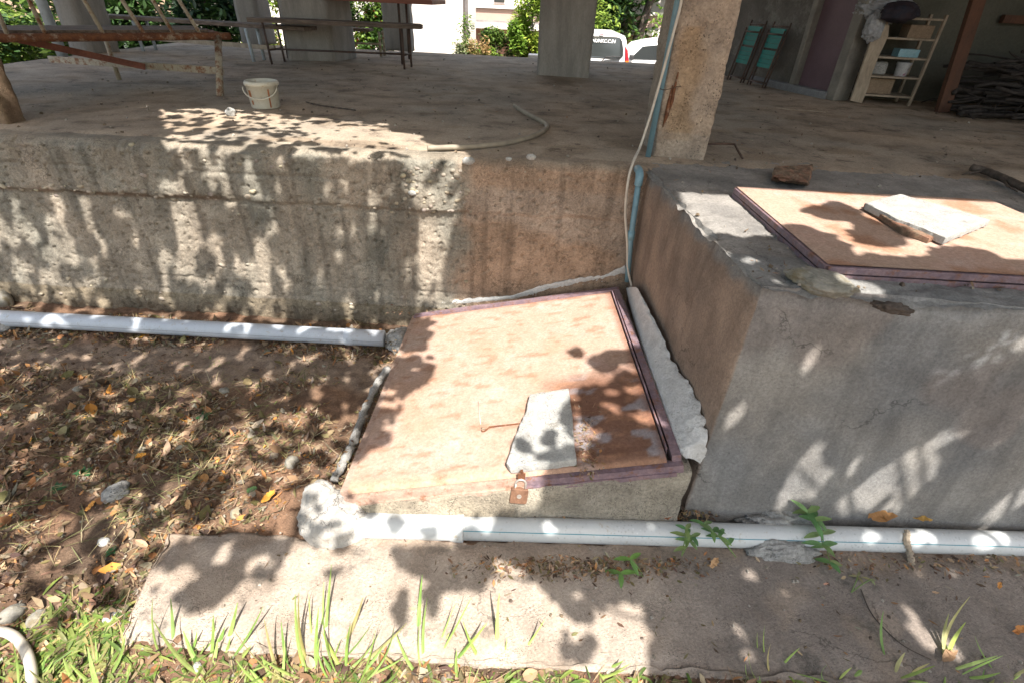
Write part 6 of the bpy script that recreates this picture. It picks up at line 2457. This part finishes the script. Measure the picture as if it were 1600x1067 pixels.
BB = [(v, p, min(q[0] for q in p), max(q[0] for q in p), min(q[1] for q in p), max(q[1] for q in p)) for v, p in REG]
GS = 0.014
A0, A1, B0_, B1_ = -4.6, 3.6, -0.4, 4.8
NA, NB = int((A1 - A0) / GS), int((B1_ - B0_) / GS)
kx, ky = SUNV.x / -SUNV.z, SUNV.y / -SUNV.z      # shift per metre of drop
mask = bytearray([2]) * (NA * NB)
ZR = 2.2
for jb_ in range(NB):
    for ia in range(NA):
        a, b_ = A0 + ia * GS, B0_ + jb_ * GS            # point on z=0 the ray would reach
        o_ = Vector((a - kx * ZR, b_ - ky * ZR, ZR))
        hit, loc_, nrm_, idx_, ob_, mm_ = SC.ray_cast(DG, o_, SUNV, distance=8)
        if not hit:
            continue
        q = loc_ - CAM
        if q.dot(CF) < 0.1:
            continue
        px_, py_ = proj(loc_)
        if px_ < -60 or px_ > 1660 or py_ > 1130 or py_ < 0:
            continue
        v = None
        for vv, pp_, x0_, x1_, y0_, y1_ in BB:
            if x0_ <= px_ <= x1_ and y0_ <= py_ <= y1_ and inpoly(px_, py_, pp_):
                v = vv
        if v is None or v == 0.0:
            mask[jb_ * NA + ia] = 0
        elif v >= 0.95:
            mask[jb_ * NA + ia] = 1
        else:
            n = 0.5 + 0.95 * noise.fractal(Vector((a * 11, b_ * 11, 2.0)), 0.8, 2.0, 3)
            mask[jb_ * NA + ia] = 1 if n < v else 0
RL = random.Random(5)
todo = [k for k in range(NA * NB) if mask[k] == 1]
RL.shuffle(todo)
cov = bytearray(NA * NB)
leaves = []


def disc(r):
    k = int(r / GS) + 1
    return [(i, j) for i in range(-k, k + 1) for j in range(-k, k + 1) if (i * i + j * j) * GS * GS <= r * r]


DISC = [(r, disc(r)) for r in (0.070, 0.052, 0.038, 0.026, 0.017)]
for k in todo:
    if cov[k]:
        continue
    ja, ia = divmod(k, NA)
    done = False
    for r, dc in DISC:
        for tr_ in range(3):
            oi, oj = (int(RL.uniform(-r, r) * 0.7 / GS), int(RL.uniform(-r, r) * 0.7 / GS)) if tr_ < 2 else (0, 0)
            ci, cj = ia + oi, ja + oj
            bad = tot = 0
            for i, j in dc:
                x, y = ci + i, cj + j
                if 0 <= x < NA and 0 <= y < NB:
                    tot += 1
                    if mask[y * NA + x] == 0:
                        bad += 1
            if tot and bad <= 0.07 * tot:
                done = True
                break
        if done:
            break
    if not done:
        continue
    cr_ = [(i, j) for i, j in dc if (i * i + j * j) * GS * GS <= (r * 0.85) ** 2]
    for i, j in cr_:
        x, y = ci + i, cj + j
        if 0 <= x < NA and 0 <= y < NB:
            cov[y * NA + x] = 1
    leaves.append((A0 + ci * GS, B0_ + cj * GS, r))
# leaves whose shade falls outside the picture, sparser
for i in range(1500):
    a, b_ = RL.uniform(-5.5, 4.5), RL.uniform(-3.0, 3.0)
    ia, jb_ = int((a - A0) / GS), int((b_ - B0_) / GS)
    if 5 <= ia < NA - 5 and 5 <= jb_ < NB - 5:
        if any(mask[(jb_ + j) * NA + ia + i2] != 2 for i2 in (-5, 0, 5) for j in (-5, 0, 5)):
            continue
    leaves.append((a, b_, RL.uniform(0.03, 0.07)))


def litat(a, b_):
    ia, jb_ = int((a - A0) / GS), int((b_ - B0_) / GS)
    return 0 <= ia < NA and 0 <= jb_ < NB and mask[jb_ * NA + ia] == 0


TREES = [('leafy_tree', 'leafy tree standing off the left side whose crown dapples wall and soil', Vector((-3.9, -1.6, -0.1)), []),
         ('leafy_tree', 'broad leaved tree standing off the right side whose crown shades tank and path', Vector((3.6, -1.3, -0.1)), [])]
for a, b_, r in leaves:
    TREES[0 if a < -0.45 else 1][3].append((a, b_, r))
for nm_, lb_, tb_, lv_ in TREES:
    t = thing(nm_, lb_, 'tree', tb_)
    m = MB()
    pos = []
    for a, b_, r in lv_:
        far = sstep(1.0, 3.0, b_)
        z = 2.45 + 0.9 * abs(noise.noise(Vector((a * 1.7, b_ * 1.7, 0)))) + RL.uniform(0, 0.7) + far * 0.5
        p = Vector((a - kx * z, b_ - ky * z, z))
        pos.append((p, a, b_))
        n = (-SUNV + rv(RL) * 0.35).normalized()
        e1_ = n.orthogonal().normalized()
        e1_ = Matrix.Rotation(RL.uniform(0, 6.28), 3, n) @ e1_
        e2_ = n.cross(e1_)
        vs = [p + n * 0.004]
        for k in range(12):
            t_ = k * math.pi / 6
            rr = r * 1.04 * (1 + 0.10 * math.cos(3 * t_) + 0.10 * RL.uniform(-1, 1)) * (1.06 - 0.16 * math.sin(t_) ** 2)
            if k == 0:
                rr *= 1.22
            vs.append(p + e1_ * rr * math.cos(t_) + e2_ * rr * math.sin(t_) - n * 0.10 * rr)
        m.add(vs, [(0, 1 + k, 1 + (k + 1) % 12) for k in range(12)], 0, jc(RL.choice(G_mid + G_dark[:2]), 0.2, RL))
    m.build('crown', M_leaf, t)
    tk = MB()
    fork = tb_ + Vector((0.15 if tb_.x < 0 else -0.15, 0.1, 2.3))
    tk.tube(spline([tb_, tb_ + Vector((0.05, 0, 1.1)), fork]), [0.13 - 0.004 * i for i in range(17)], 12, jit=0.05)
    lim = MB()
    RL.shuffle(pos)
    cnt_ = 0
    for p, a, b_ in pos:
        if cnt_ > 34:
            break
        mid = fork.lerp(p, 0.5) + Vector((0, 0, RL.uniform(0.2, 0.6)))
        pts = spline([fork, mid, p], 8)
        bad = sum(1 for q in pts if litat(q.x + kx * q.z, q.y + ky * q.z))
        if bad > 1:
            continue
        L_ = (p - fork).length
        lim.tube(pts, [lerp(0.028, 0.004, i / 16) for i in range(17)], 6)
        cnt_ += 1
    tk.v, tk.f, tk.m, tk.c = tk.v, tk.f, tk.m, tk.c
    b0 = len(tk.v)
    tk.add(lim.v, lim.f)
    tk.build('trunk', M_bark, t, smooth=True)
